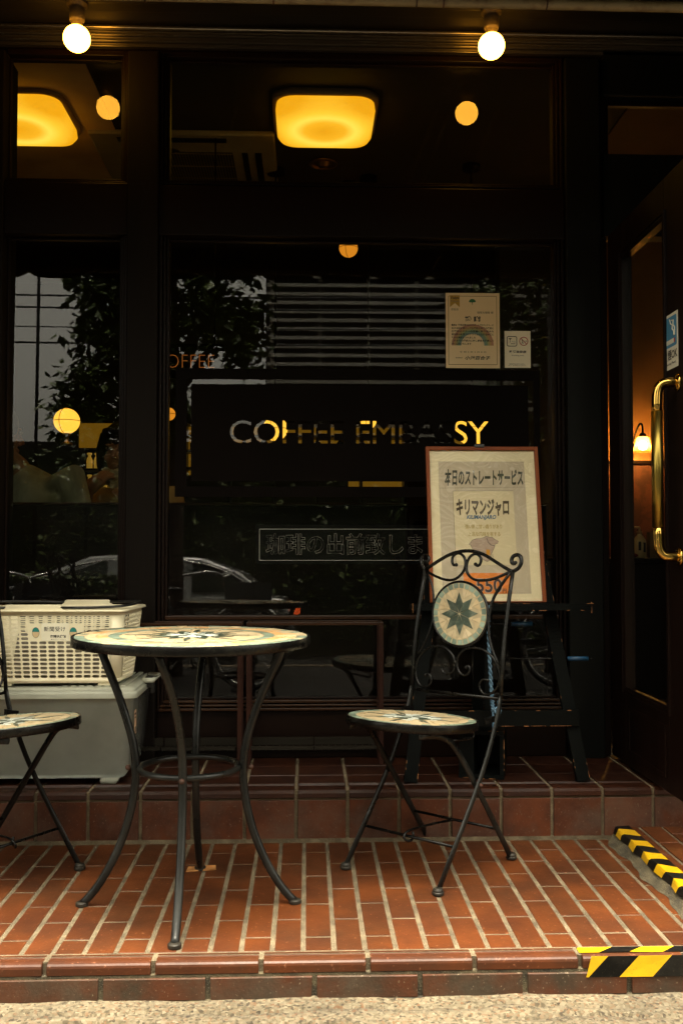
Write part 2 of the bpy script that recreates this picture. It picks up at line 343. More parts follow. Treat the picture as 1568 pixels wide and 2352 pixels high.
# bullnose tiles at the front
bull = [(-.0, 2.334), (-.0, 2.305), (-.0006, 2.297), (-.0025, 2.290), (-.006, 2.286), (-.011, 2.2845), (-.0265, 2.2845), (-.028, 2.288), (-.028, 2.31)]
jx = -.104-.2452*8
while jx < X1:
    a, b = jx+.0055, jx+.2452-.0055
    prof = []
    ys = [2.334, 2.3275, 2.3273, 2.3253, 2.3223, 2.3203, 2.3173, 2.3153, 2.3150]
    zs = [0, 0, -.0014, -.0014, 0, 0, -.0014, -.0014, 0]
    pr = list(zip(zs, ys)) + bull[1:]
    vsl = []
    for x in (a, a+.0015, b-.0015, b):
        ins = .0012 if x in (a, b) else 0
        for z, y in pr: vsl.append((x, y+ins, z-ins))
    k = len(pr)
    terr.m = 1; terr.add([vsl[j*k+i] for j in (0, 3) for i in range(k)], [(i, i+1, k+i+1, k+i) for i in (2, 4, 6)])
    terr.m = 3
    terr.add(vsl, [(j*k+i, j*k+i+1, (j+1)*k+i+1, (j+1)*k+i) for j in range(3) for i in range(k-1) if i not in (2, 4, 6)] + [tuple(range(k)), tuple(range(3*k, 4*k))], False)
    jx += .2452
# lower riser tiles
jx = .018-.2418*9
while jx < X1:
    terr.m = 4
    terr.tile(jx+.006, jx+.2418-.006, -.0835, -.0345, 0, .0125, .0012, lambda a, b, c: (a, 2.2915-c, b))
    jx += .2418
# little toe of mortar at the bottom
terr.m = 2
terr.add([(x, y, z) for x, (y, z) in [(xx, q) for xx in (X0, X1) for q in ((2.30, -.080), (2.266, -.0875), (2.30, -.095))]], [(0, 1, 4, 3), (1, 2, 5, 4)])
struct(terr.build('terrace', [M['tile'], M['grout'], M['grout_dirty'], M['nosing'], M['tile_grimy']]))

UZ = .166
mb = MB(); mb.m = 1
mb.box(X0, X1, 3.192, 6.0, -.3, UZ-.004)
mb.box(X0, X1, 3.184, 3.192, -.01, .012)
pt = .1652; jx = -.034-pt*13; cols = []
while jx < X1: cols.append(jx); jx += pt
for jx in cols:
    mb.m = 3
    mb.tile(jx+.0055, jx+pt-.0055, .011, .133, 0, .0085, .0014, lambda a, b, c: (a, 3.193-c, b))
    mb.m = 0
    ys = [3.271, 3.265, 3.264, 3.258, 3.257, 3.251, 3.250, 3.244, 3.243]
    zs = [0, 0, -.0013, -.0013, 0, 0, -.0013, -.0013, 0]
    pr = list(zip(ys, [UZ+z for z in zs])) + [(3.205, UZ), (3.192, UZ-.003), (3.183, UZ-.011), (3.1815, UZ-.024), (3.185, UZ-.0265), (3.2, UZ-.0265)]
    k = len(pr); a, b = jx+.0055, jx+pt-.0055; vsl = []
    for x in (a, a+.0015, b-.0015, b):
        ins = .0012 if x in (a, b) else 0
        for y, z in pr: vsl.append((x, y+ins, z-ins))
    mb.add(vsl, [(j*k+i, j*k+i+1, (j+1)*k+i+1, (j+1)*k+i) for j in range(3) for i in range(k-1)] + [tuple(range(k)), tuple(range(3*k, 4*k))])
# upper floor rows
    for ya, yb in ((3.271, 3.385), (3.385, 3.526), (3.526, 3.67)):
        mb.m = 2
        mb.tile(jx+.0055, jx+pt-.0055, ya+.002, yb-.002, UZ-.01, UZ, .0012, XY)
struct(mb.build('upper_step', [M['tile_dark'], M['grout'], M['tile_dark'], M['tile_riser']]))

# raised entrance pad on the right with brick tiles
mb = MB(); PX, PY0, PZ = .995, 2.475, .042; mb.m = 1
mb.box(PX, X1, PY0, 3.18, 0, PZ-.004)
mb.m = 0
for i in range(14):
    xa = PX + .004 + i*pitch; ed = ([2.48, 2.56, 2.78, 3.0, 3.176] if i % 2 else [2.48, 2.67, 2.89, 3.09, 3.176])
    for a, b in zip(ed[:-1], ed[1:]): mb.tile(xa+.005, xa+pitch-.006, a+.003, b-.003, PZ-.01, PZ, .0012, XY)
struct(mb.build('entrance_pad', [M['tile'], M['grout']]))
mb = MB(); ys_f = [2.462+i*.02 for i in range(37)]
V = []
for y in ys_f:
    w_ = .034+.008*sin(y*23)+.004*sin(y*61); V += [(PX-w_, y, .0008), (PX-w_*.55, y, .006+.0015*sin(y*47)), (PX-.006, y, .020+.002*sin(y*31)), (PX+.004, y, .026)]
mb.add(V, [(i*4+j, (i+1)*4+j, (i+1)*4+j+1, i*4+j+1) for i in range(len(ys_f)-1) for j in range(3)], True); struct(mb.build('mortar_fillet', M['grout_dirty']))

# ---------------------------------------------------------------- the cafe building: pillars, beams, windows, door
cafe = empty('cafe_building', (0, 3.7, UZ), 'dark stained timber coffee shop front with large panes between brown pillars and an open door', 'building')
def cp(mb, name, mat, bevel=.004, par=None, **k): return mb.build(name, mat, par or cafe, bevel=bevel, **k)
GY = 3.70
xL0, xL1, xC0, xC1, xD = -1.16, -.666, -.553, .969, 1.118
TOP = 2.80
M['wall'] = vary(material('dark_wall_render', (.02, .014, .010), .7), (.012, .008, .006), 4, 6)
cp(MB().box(-.666, -.553, 3.62, 3.80, UZ-.002, 2.792), 'pillar', M['pillar'])
cp(MB().box(.969, 1.100, 3.62, 3.80, UZ-.002, 2.792), 'pillar', M['pillar2'])
cp(MB().box(-1.30, -1.122, 3.63, 3.80, UZ-.002, 2.792), 'pillar', M['pillar'])
# moulded strips beside pillars
for x, m_ in ((-.669, 'wood'), (-.550, 'wood'), (.966, 'wood')):
    mbx = MB()
    for k, (dx, yy) in enumerate(((0, 3.645), (.012, 3.66), (.022, 3.675))):
        s_ = -1 if x in (-.669, .966) else 1
        a, b = sorted((x+s_*dx, x+s_*(dx+.010))); mbx.box(a, b, yy, 3.72, .34, 2.80)
    cp(mbx, 'moulding', M['wood'], .002)
# horizontal beams
def beam(xa, xb, z0, z1, y0=3.64, name='transom', mat=None): cp(MB().box(xa, xb, y0, 3.716, z0, z1), name, mat or M['wood_h'])
beam(-1.122, -.666, 2.105, 2.30); beam(-.553, .969, 2.105, 2.295)
for xa, xb in ((-1.122, -.67), (-.549, .965)):
    cp(MB().box(xa, xb, 3.652, 3.70, 2.302, 2.310).box(xa, xb, 3.665, 3.71, 2.3105, 2.322), 'moulding', M['wood_h'], .002)
    cp(MB().box(xa, xb, 3.66, 3.71, 2.79, 2.81), 'moulding', M['wood_h'], .002)
beam(-1.30, 1.13, 2.815, 3.30, 3.66, 'lintel')
beam(1.118, 2.2, 2.12, 2.435, 3.64, 'transom', M['pillar2']); beam(1.118, 2.2, 2.66, 3.30, 3.64, 'lintel', M['pillar2'])
cp(MB().box(1.100, 1.135, 3.66, 3.80, UZ, 2.82), 'door_jamb', M['wood'])
cp(MB().box(2.1, 2.2, 3.62, 3.80, UZ, 2.7), 'pillar', M['pillar2'])
# kick panels and sill mouldings
for xa, xb in ((-1.122, -.666), (-.553, .969)):
    cp(MB().box(xa, xb, 3.668, 3.78, UZ-.001, .34), 'kick_panel', M['wood_h'])
    mbx = MB(); mbx.box(xa+.002, xb-.002, 3.645, 3.71, .342, .352); mbx.box(xa+.002, xb-.002, 3.655, 3.71, .356, .364); mbx.box(xa+.002, xb-.002, 3.665, 3.72, .368, .378)
    cp(mbx, 'sill', M['orange_rail'], .002)
    cp(MB().box(xa+.03, xb-.03, 3.655, 3.69, .676, .690), 'glazing_bar', M['orange_rail'], .002)
cp(MB().box(-3.0, -1.30, 3.66, 3.86, -.3, 3.3), 'wall', M['wall']); cp(MB().box(2.2, 3.4, 3.66, 3.86, -.3, 3.3), 'wall', M['wall'])
# windows: frame + pane sub-part
TILT = RAD(.8)
def window(xa, xb, z0, z1, tilt=0, fw=.018, name='window'):
    f = MB(); y0, y1 = 3.688, 3.712
    f.box(xa, xa+fw, y0, y1, z0, z1); f.box(xb-fw, xb, y0, y1, z0, z1); f.box(xa+fw, xb-fw, y0, y1, z0, z0+fw); f.box(xa+fw, xb-fw, y0, y1, z1-fw, z1)
    fo = cp(f, name, M['wood'], .002)
    zc = (z0+z1)/2; h = (z1-z0)/2-.004; t = tilt
    vs = []
    for x in (xa+fw*.6, xb-fw*.6):
        for dy in (0, .005):
            for s_ in (-1, 1): vs.append((x, 3.703+s_*h*math.tan(t)+dy, zc+s_*h))
    g = MB().add(vs, [(0, 1, 3, 2), (4, 6, 7, 5), (0, 4, 5, 1), (2, 3, 7, 6), (0, 2, 6, 4), (1, 5, 7, 3)]).build('pane', M['glass'], fo)
    return fo
window(-1.122, -.690, 2.3225, 2.7895, 0, .008); window(-.527, .945, 2.3225, 2.7895, 0, .008)
window(-1.122, -.690, .378, 2.1045, TILT, .008); window(-.527, .945, .378, 2.1045, TILT, .008)
window(1.135, 2.1, 2.435, 2.66)
# aluminium shutter rail and soffit above
mb = MB()
mb.box(-3, 3, 3.600, 3.66, 2.862, 2.876); mb.box(-3, 3, 3.612, 3.66, 2.846, 2.860); mb.tube([(-3, 3.602, 2.869), (3, 3.602, 2.869)], .0078, 12); mb.box(-3, 3, 3.625, 3.66, 2.830, 2.8445); mb.box(-3, 3, 3.64, 3.66, 2.816, 2.828)
cp(mb, 'shutter_rail', M['alu'], .001)
mb = MB(); mb.box(-3, 3, 3.50, 3.66, 2.880, 3.2); mb.box(-3, 3, 3.44, 3.497, 2.868, 3.2); mb.box(-3, 3, 3.40, 3.437, 2.866, 3.2); mb.box(-3, 3, 3.22, 3.397, 2.864, 3.2)
cp(mb, 'soffit', M['soffit'], .002)
# door leaf standing open at a right angle, seen along its face
door = MB(); dx0, dx1 = 1.128, 1.166; DZ0, DZ1 = UZ+.012, 2.115; dy0, dy1 = 2.86, 3.63; gy0, gy1, gz0, gz1 = 3.05, 3.47, .44, 1.99
door.box(dx0, dx1, dy0, gy0, DZ0, DZ1); door.box(dx0, dx1, gy1, dy1, DZ0, DZ1); door.box(dx0, dx1, gy0, gy1, DZ0, gz0); door.box(dx0, dx1, gy0, gy1, gz1, DZ1)
dobj = cp(door, 'door', M['wood'], .003)
fr = MB()
for k, (o_, d_) in enumerate(((0, .008), (.011, .005), (.02, .003))):
    a0, a1, b0, b1 = gy0-.02+o_, gy1+.02-o_, gz0-.02+o_, gz1+.02-o_; wd = .009
    X_ = dx0-d_
    fr.box(X_, dx0+.002, a0, a0+wd, b0, b1); fr.box(X_, dx0+.002, a1-wd, a1, b0, b1); fr.box(X_, dx0+.002, a0+wd, a1-wd, b0, b0+wd); fr.box(X_, dx0+.002, a0+wd, a1-wd, b1-wd, b1)
cp(fr, 'glazing_bead', M['wood'], .001, dobj)
MB().box(1.144, 1.149, gy0-.002, gy1+.002, gz0-.002, gz1+.002).build('pane', M['glass'], dobj)
pn = MB(); pn.box(dx0-.004, dx0+.001, 3.08, 3.44, .22, .235); pn.box(dx0-.004, dx0+.001, 3.08, 3.44, .37, .385); pn.box(dx0-.004, dx0+.001, 3.08, 3.095, .236, .369); pn.box(dx0-.004, dx0+.001, 3.425, 3.44, .236, .369)
cp(pn, 'panel_moulding', M['wood'], .001, dobj)
hx, hy = 1.062, 2.945
arm = lambda z, s_: [(dx0, hy, z), (hx+.035, hy, z), (hx+.012, hy, z-s_*.006), (hx, hy, z-s_*.03), (hx, hy, z-s_*.095)]
for z, s_ in ((1.447, 1), (.915, -1)): cp(MB().tube(arm(z, s_), .0152, 18, smoothpath=3).lathe([(.028, 0), (.028, .006), (.02, .01)], (dx0+.0005, hy, z), 24, Matrix.Rotation(-pi/2, 4, 'Y')), 'handle_bracket', M['brass'], 0, dobj)
cp(MB().tube([(hx, hy, 1.005), (hx, hy, 1.357)], .0172, 24), 'handle', M['brass_b'], 0, dobj)

# unseen walls added beside the terrace to block side light on the rear floor
for x, lb_ in ((-1.62, 'unseen dark wall added left of the tiled terrace to block side light'), (2.05, 'unseen dark wall added right of the tiled terrace to block side light')):
    tag(MB().box(x, x+.12, 2.36, 3.61, -.3, 3.3).build('light_block_wall', M['wall'], bevel=.004), lb_, 'wall')
# interior shell (one room behind the front)
IZ = 3.08
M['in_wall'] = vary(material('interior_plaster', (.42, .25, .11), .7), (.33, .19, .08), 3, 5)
M['in_ceil'] = vary(material('interior_ceiling', (.03, .02, .012), .7), (.02, .014, .009), 3, 5)
M['in_floor'] = vary(material('interior_floor', (.05, .03, .02), .4), (.03, .018, .012), 5, 5)
cp(MB().box(-3.2, 3.6, 8.0, 8.1, 0, 3.3), 'interior_wall', M['wall'], 0)
cp(MB().box(-3.2, -3.1, 3.86, 8.0, 0, 3.3), 'interior_wall', M['wall'], 0)
cp(MB().box(3.4, 3.5, 3.86, 8.0, 0, 3.3), 'interior_wall', M['wall'], 0)
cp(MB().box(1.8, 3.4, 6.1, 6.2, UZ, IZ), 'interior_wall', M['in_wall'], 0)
cp(MB().box(1.2, 1.7985, 6.05, 6.2, UZ, IZ), 'interior_wall', M['wall'], 0)
cp(MB().box(-3.1, 3.4, 3.80, 8.0, IZ, IZ+.1), 'ceiling', M['in_ceil'], 0)
cp(MB().box(-3.1, 3.4, 3.80, 8.0, UZ-.05, UZ+.003), 'interior_floor', M['in_floor'], 0)
cp(MB().box(-3.4, 3.6, 3.3, 8.2, 3.3, 3.4), 'roof', M['wall'], 0)

# ---------------------------------------------------------------- globe lamps under the soffit
M['bulb'] = material('lit_frosted_bulb', (.9, .8, .6), .4, emit=(1, .45, .04), estr=4.8)
M['socket'] = vary(material('brown_ceramic_socket', (.10, .075, .045), .4), (.06, .045, .03), 20, 4)
def globe(x, y, z, label):
    r = empty('globe_bulb', (x, y, z), label, 'lamp', 'bare globe bulbs hanging under the soffit', absolute=False)
    MB().lathe([(max(1e-6, .047*sin(RAD(a))), -.046*cos(RAD(a))) for a in range(0, 156, 6)], (0, 0, 0), 40).build('bulb', M['bulb'], r)
    MB().lathe([(.018, .0405), (.0205, .046), (.0205, .058), (.025, .062), (.027, .066), (.027, .105), (.026, .112), (.036, .118), (.036, .132), (.001, .133)], (0, 0, 0), 32).build('socket', M['socket'], r)
    return r
BY = 3.43; bz = .947+1.788*BY/3.44-.012
globe((W(177, 91, BY)).x, BY, 2.733, 'lit globe bulb above the small left window pane')
globe((W(1128, 109, BY)).x, BY, 2.733, 'lit globe bulb above the right end of the wide window')

# ---------------------------------------------------------------- awning with scalloped valance over the terrace
aw = empty('awning', (0, 3.4, 3.3), 'dark scalloped canvas awning on a pale rusty tube frame over the cafe front', 'awning')
M['canvas'] = vary(material('brown_canvas', (0.021, 0.0132, 0.0084), .85), (0.0132, 0.0084, 0.0054), 6, 5, bump=.3, bscale=300)
M['tubepaint'] = vary(material('chipped_cream_tube', (0.22, 0.165, 0.085), .5), (0.1, 0.05, 0.02), 18, 8, .5, .72, bump=.2, bscale=80)
sc_ = .297; xs_ = -.845-sc_*12
vs = []; nx = 16*30
top = 2.66; 
pts = []
x = -3.6; vsb = []
while x < 3.9:
    u = ((x - xs_) % sc_)/sc_; d = min(u, 1-u)          # 0 at the cusp
    zb = 2.372 + .034*math.exp(-d*9)*(1-d)
    vsb.append((x, zb)); x += .011
n = len(vsb); V = []
for x, zb in vsb: V += [(x, 2.345, zb), (x, 2.35, zb), (x, 2.345, top), (x, 2.35, top)]
F_ = []
for i in range(n-1):
    a = i*4; b = a+4; F_ += [(a, b, b+2, a+2), (a+1, a+3, b+3, b+1), (a, a+1, b+1, b)]
MB().add(V, F_).build('valance', M['canvas'], aw)
MB().add([(x, y, z+dz) for x in (-3.6, 3.9) for y, z in ((2.345, top), (3.62, 3.34)) for dz in (0, .006)], [(0, 2, 3, 1), (4, 5, 7, 6), (0, 4, 6, 2), (1, 3, 7, 5), (0, 1, 5, 4), (2, 6, 7, 3)]).build('canopy', M['canvas'], aw)
bar = MB(); bz0, bz1 = 2.360, 2.3665
bar.tube([(-3.2, 2.5, bz0+.004), (-.9, 2.5, bz0+.006), (1.2, 2.5, bz0+.001), (3.2, 2.5, bz0)], .0135, 14)
bar.m = 1
for xx in (-.42, -.09, .28, .35, .62): bar.tube([(xx, 2.5, bz0+.003), (xx+.004, 2.5, bz0+.003)], .0152, 14)
bar.build('front_tube', [M['tubepaint'], M['rust']], aw)
for xx in (-.585, .335, .40, .62):
    MB().tube([(xx, 2.502, 2.368), (xx+.05, 2.54, 2.44), (xx+.25, 2.9, 2.95), (xx+.3, 3.0, 3.05)], .0085, 10).build('strut', M['tubepaint'], aw)

# ---------------------------------------------------------------- mosaic pieces
MOS = [M['mgrout'], M['teal'], M['cream'], M['green'], M['white_st'], M['orange_st']]
def mosaic(mb, R, style, fn):
    """stone mosaic on a round bed; fn maps (x, y, height) to the local frame"""
    rnd = random.Random(style)
    mb.m = 0
    mb.prism([(R*.985*cos(2*pi*k/64), R*.985*sin(2*pi*k/64)) for k in range(64)], -.006, 0, fn)
    def piece(poly, m, h=.0012):
        mb.m = m; mb.prism(poly, -.001, h, fn)
    def ring(r0, r1, n, mats, jit=.12, gap=.0016, off=0):
        for k in range(n):
            a0 = 2*pi*(k+off+rnd.uniform(-jit, jit)*.5)/n; a1 = 2*pi*(k+1+off+rnd.uniform(-jit, jit)*.5)/n
            g0, g1 = gap/(r0*R), gap/(r1*R); q = rnd.uniform(-.008, .008)*R; mid = (a0+a1)/2
            piece([((r0*R)*cos(a0+g0), r0*R*sin(a0+g0)), ((r1*R)*cos(a0+g1), r1*R*sin(a0+g1)), ((r1*R+q*0+R*.004)*cos(mid), (r1*R+R*.004)*sin(mid)), ((r1*R)*cos(a1-g1), r1*R*sin(a1-g1)), (r0*R*cos(a1-g0), r0*R*sin(a1-g0))], rnd.choice(mats))
    def diam(a, r0, rm, r1, half, m, skew=0, h=.0014):
        P = lambda r, t: (r*R*cos(a+t), r*R*sin(a+t))
        piece([P(r0, 0), P(rm, -half+skew), P(r1, 0), P(rm, half+skew)], m, h)
    if style == 1:     # chair back: eight broad green diamonds
        ring(.825, .975, 27, [1], .08, gap=.0024)
        for k in range(8):
            a = pi/2+.05+k*pi/4
            diam(a, .03, .36, .68, .385, 3)
            b = a+pi/8
            for s_, r0, r1, w0, w1 in ((-1, .56, .80, .03, .25), (1, .50, .80, .02, .22), (0, .40, .49, .0, .1)):
                P = lambda r, t: (r*R*cos(b+t), r*R*sin(b+t))
                if s_: piece([P(r0, s_*.015), P(r1-.005, s_*.02), P(r1+rnd.uniform(-.02, .01), s_*w1), P((r0+r1)/2+.03, s_*(w1-.04))], 2)
                else: piece([P(.385, 0), P(.49, -.10), P(.49, .10)], 2)
            P = lambda r, t: (r*R*cos(a+t), r*R*sin(a+t))
            piece([P(.745, 0), P(.81, -.12), P(.825, 0), P(.81, .12)], 2)
    elif style == 2:   # chair seat
        ring(.87, .98, 40, [1, 1, 1, 2], .1)
        ring(.74, .855, 26, [2], .3); ring(.60, .73, 22, [2], .3, off=.4); ring(.46, .59, 18, [2], .3); ring(.34, .45, 14, [2, 4], .3)
        for k in range(8):
            a = k*pi/4+.2
            diam(a, .30, .48, .78, .085, 3, h=.0020)
            diam(a+pi/8, .02, .2, .40, .34, 3 if k % 2 else 4, h=.0021); diam(a, .02, .16, .30, .34, 4 if k % 2 else 3, h=.0023)
    else:              # table
        ring(.905, .985, 58, [1, 1, 1, 2], .1)
        ring(.81, .895, 46, [2, 5, 2], .2); ring(.715, .80, 40, [5, 2, 5], .2, off=.5)
        ring(.62, .705, 38, [1], .1)
        ring(.49, .61, 26, [2], .3); ring(.36, .48, 20, [2], .3, off=.5); ring(.25, .35, 16, [2], .3)
        for k in range(8):
            a = k*pi/4+.0
            diam(a, .22, .36, .58, .09, 3, h=.0020)
            diam(a+pi/8, .16, .27, .40, .24, 3, h=.0021); diam(a+pi/8, .01, .13, .25, .38, 4, h=.0022); diam(a, .01, .12, .22, .34, 3 if k % 2 else 4, h=.0023)

# ---------------------------------------------------------------- round bistro table
tc_ = Vector((-.311, 2.647, 0))
tb = empty('bistro_table', tc_, 'round mosaic topped bistro table with four curved iron legs', 'table', absolute=False)
TR = .313; tilt = Matrix.Rotation(RAD(.45), 4, 'Y')
tf = lambda a, b, c: tilt @ Vector((a, b, c+.709))
mb = MB(); mosaic(mb, TR-.004, 3, tf); mb.build('tabletop', MOS, tb, bevel=0)
rim = MB(); rim.lathe([(TR-.006, .7075), (TR-.004, .7105), (TR, .711), (TR+.001, .709), (TR+.001, .688), (TR-.002, .686), (TR-.02, .686), (TR-.02, .688), (.001, .690)], (0, 0, 0), 96, tilt)
rim.build('rim', M['iron'], tb)
RP = [(.245, .684), (.243, .665), (.222, .62), (.194, .56), (.168, .49), (.150, .43), (.141, .37), (.143, .31), (.153, .25), (.171, .185), (.198, .12), (.232, .06), (.262, .022), (.280, .006)]
for k, (a, dt) in enumerate(((-90, -11), (0, -8), (90, -4), (180, -8))):
    pts = []
    for r, z in RP:
        f = max(0, (z-.36)/.32); an = RAD(a+dt*f*f)
        pts.append((r*cos(an), r*sin(an), z))
    lg = MB().tube(pts, .0108, 14, smoothpath=2, flat=.9).build('leg', M['iron_worn'], tb)
    e = Vector(pts[-1]); an = RAD(a)
    MB().lathe([(.0155, -.0048), (.0165, -.003), (.0165, .004), (.0145, .006), (.010, .0075), (.001, .008)], (e.x, e.y, .0055), 20).build('rubber_foot', M['foot'], lg).data.shade_flat()
    MB().ball((.162*cos(an), .162*sin(an), .361), .0075, 12).build('bolt', M['rust'], lg)
MB().tube([(.129*cos(2*pi*k/48), .129*sin(2*pi*k/48), .361) for k in range(48)], .0085, 12, closed=True).build('stretcher_ring', M['iron_worn'], tb)
tag(MB().add([(x, y, z) for x, y in ((-.350, 2.905), (-.265, 2.92), (-.268, 2.952), (-.348, 2.945)) for z in (.0008, .0045)], [(0, 2, 4, 6), (1, 7, 5, 3), (0, 1, 3, 2), (2, 3, 5, 4), (4, 5, 7, 6), (6, 7, 1, 0)]).box(-.31, -.268, 2.915, 2.95, .0047, .0065).build('cardboard_shim', vary(material('cardboard', (.52, .24, .07), .8), (.38, .16, .045), 20, 5), bevel=.0006),
    'folded orange cardboard shim wedged under the back table leg', 'shim')

# ---------------------------------------------------------------- folding bistro chairs
def lerp_t(z):
    P = [(.0, .0), (.204, .259), (.306, .448), (.325, .50), (.341, .652), (.372, .78), (.398, .873)]
    for (t0, z0), (t1, z1) in zip(P[:-1], P[1:]):
        if z <= z1: return t0+(t1-t0)*(z-z0)/(z1-z0)
    return P[-1][0]+(z-.873)*.28
def make_chair(loc, rz, label):
    r = empty('bistro_chair', loc, label, 'chair', 'folding mosaic bistro chairs', rz, absolute=False)
    hw = .165
    TL, TR_, BL, BR = (605, 220), (1335, 238), (522, 1100), (1220, 1165)
    def bp(px, py):
        # inverse bilinear of the drawn outline onto the back plane
        u, v = .5, .5
        for _ in range(12):
            X = (1-v)*((1-u)*TL[0]+u*TR_[0])+v*((1-u)*BL[0]+u*BR[0]); Y = (1-v)*((1-u)*TL[1]+u*TR_[1])+v*((1-u)*BL[1]+u*BR[1])
            dXu = (1-v)*(TR_[0]-TL[0])+v*(BR[0]-BL[0]); dYv = (1-u)*(BL[1]-TL[1])+u*(BR[1]-TR_[1])
            u += (px-X)/dXu; v += (py-Y)/dYv
        z = .870-(.870-.492)*v
        return Vector((-hw+2*hw*u, lerp_t(z), z))
    for s_ in (-1, 1):
        P = [(0, .010), (.204, .259), (.285, .395), (.312, .455), (.325, .50)]
        lg = MB().tube([(s_*hw, t, z) for t, z in P], .0108, 8, smoothpath=2, flat=.42)
        lg.tube([(s_*hw, .3235, .49), (s_*hw, .341, .652), (s_*hw, .372, .78), (s_*hw, .398, .872)], .0062, 10, smoothpath=1)
        lo = lg.build('leg', M['iron_worn'], r)
        MB().lathe([(.014, 0), (.0165, .003), (.0165, .008), (.0145, .010), (.0145, .014), (.011, .019), (.001, .020)], (s_*hw, 0, .001), 20).build('rubber_foot', M['foot'], lo).data.shade_flat()
        MB().ball((s_*(hw+.006), .204, .259), .0065, 10).build('pivot_bolt', M['rust'], lo)
        s2 = hw-.011
        P = [(.392, .010, 0), (.204, .259, 0), (.105, .385, .004), (.070, .412, .012), (.03, .424, .020), (-.03, .428, .030)]
        lo = MB().tube([(s_*(s2-q), t, z) for t, z, q in P], .0108, 8, smoothpath=3, flat=.42).build('leg', M['iron_worn'], r)
        MB().lathe([(.014, 0), (.0165, .003), (.0165, .008), (.0145, .010), (.0145, .014), (.011, .019), (.001, .020)], (s_*s2, .397, .001), 20).build('rubber_foot', M['foot'], lo).data.shade_flat()
    # lower crossbars and the connecting hook
    MB().tube([(-hw, .088, .108), (hw, .088, .108)], .0045, 8).build('stretcher', M['iron'], r)
    MB().tube([(-hw+.011, .318, .108), (hw-.011, .318, .108)], .0045, 8).build('stretcher', M['iron'], r)
    MB().tube([(.01, .31, .111), (0, .24, .116), (-.005, .15, .120), (-.008, .10, .121), (-.01, .078, .114), (-.006, .074, .100), (.002, .086, .093), (.008, .10, .100), (.006, .10, .12)], .0038, 8, smoothpath=2).build('folding_hook', M['iron'], r)
    # seat
    st = Matrix.Translation((.0, .105, .447)) @ Matrix.Rotation(RAD(-4.5), 4, 'X')
    SR = .192
    mb = MB(); mosaic(mb, SR-.003, 2, lambda a, b, c: st @ Vector((a, b, c))); seat = mb.build('seat', MOS, r)
    MB().lathe([(SR-.005, -.001), (SR-.003, .0015), (SR, .002), (SR+.001, 0), (SR+.001, -.021), (SR-.002, -.023), (SR-.018, -.023), (SR-.02, -.018), (.001, -.016)], (0, 0, 0), 72, st).build('seat_rim', M['iron'], r)
    for s_ in (-1, 1):
        fr_ = MB()
        fr_.tube([st @ Vector(q) for q in ((s_*.14, -.10, -.026), (s_*.14, .08, -.026), (s_*.14, .11, -.03), (s_*.14, .115, -.045), (s_*.14, .10, -.05), (s_*.14, -.02, -.048))], .0036, 8, smoothpath=2)
        fr_.cbox((s_*.154, .285, .434), (.005, .06, .018))
        fr_.build('seat_bracket', M['iron'], r)
    # wrought scrollwork of the back
    curves = [([(605, 220), (720, 150), (830, 95), (960, 74), (1080, 95), (1200, 165), (1300, 225), (1335, 238)], .0058),
        ([(605, 222), (575, 190), (560, 150), (570, 115), (600, 105), (628, 120), (632, 148), (617, 162), (601, 155)], .0055),
        ([(1335, 238), (1380, 215), (1402, 170), (1395, 125), (1365, 110), (1330, 125), (1320, 160), (1335, 182), (1353, 172)], .0062),
        ([(610, 225), (700, 270), (800, 300), (870, 297), (930, 250), (952, 200), (948, 140), (912, 100), (870, 95), (838, 120), (835, 160), (850, 188), (873, 184)], .0046),
        ([(1310, 240), (1200, 290), (1100, 305), (1020, 297), (968, 250), (958, 200), (970, 140), (1010, 103), (1050, 105), (1080, 135), (1075, 180), (1052, 196), (1035, 181)], .0046),
        ([(612, 225), (670, 310), (700, 420), (705, 560), (690, 650), (640, 760), (560, 882)], .0036),
        ([(1315, 245), (1230, 360), (1180, 450), (1155, 580), (1155, 700), (1185, 830), (1236, 950)], .0048),
        ([(640, 1000), (650, 985), (680, 1000), (690, 1040), (665, 1080), (610, 1090), (562, 1040), (552, 950), (590, 860), (660, 800), (750, 782), (820, 800), (870, 850), (888, 910), (870, 970), (820, 995), (780, 975), (772, 935), (795, 915), (805, 925)], .0040),
        ([(1130, 1035), (1100, 1020), (1068, 1050), (1065, 1090), (1090, 1130), (1140, 1135), (1190, 1100), (1222, 1040), (1225, 950), (1190, 870), (1120, 810), (1050, 797), (980, 800), (920, 840), (893, 910), (910, 975), (950, 1003), (990, 985), (1002, 945), (985, 927), (970, 940)], .0040),
        ([(522, 1100), (1220, 1165)], .0048)]
    sw = MB()
    for pl, rad in curves: sw.tube([bp(*q) for q in pl], rad, 8, smoothpath=2)
    for q in ((873, 184), (1035, 181), (1353, 172), (601, 155), (640, 998), (805, 925), (970, 940), (1130, 1033), (888, 905), (952, 205)): sw.ball(bp(*q), .0062, 10)
    sw.build('back_scrollwork', M['iron'], r)
    # medallion
    c = bp(925, 550); ex = (bp(1140, 560)-bp(710, 540))/2; ez = (bp(925, 300)-bp(925, 800))/2
    R_ = (ex.length+ez.length)/2; ex.normalize(); ez.normalize(); nn = ez.cross(ex); nn.normalize()
    if nn.y > 0: nn = -nn
    mf = lambda a, b, cc: c + ex*a + ez*b + nn*(cc+.003)
    mb = MB(); mosaic(mb, R_-.003, 1, mf); bk = mb.build('backrest', MOS, r)
    rm = MB().tube([c + ex*cos(2*pi*k/48)*R_ + ez*sin(2*pi*k/48)*R_ for k in range(48)], .0045, 8, closed=True)
    rm.prism([((R_-.001)*cos(2*pi*k/40), (R_-.001)*sin(2*pi*k/40)) for k in range(40)], -.007, -.0065, mf)
    rm.build('backrest_rim', M['iron'], bk)
    return r
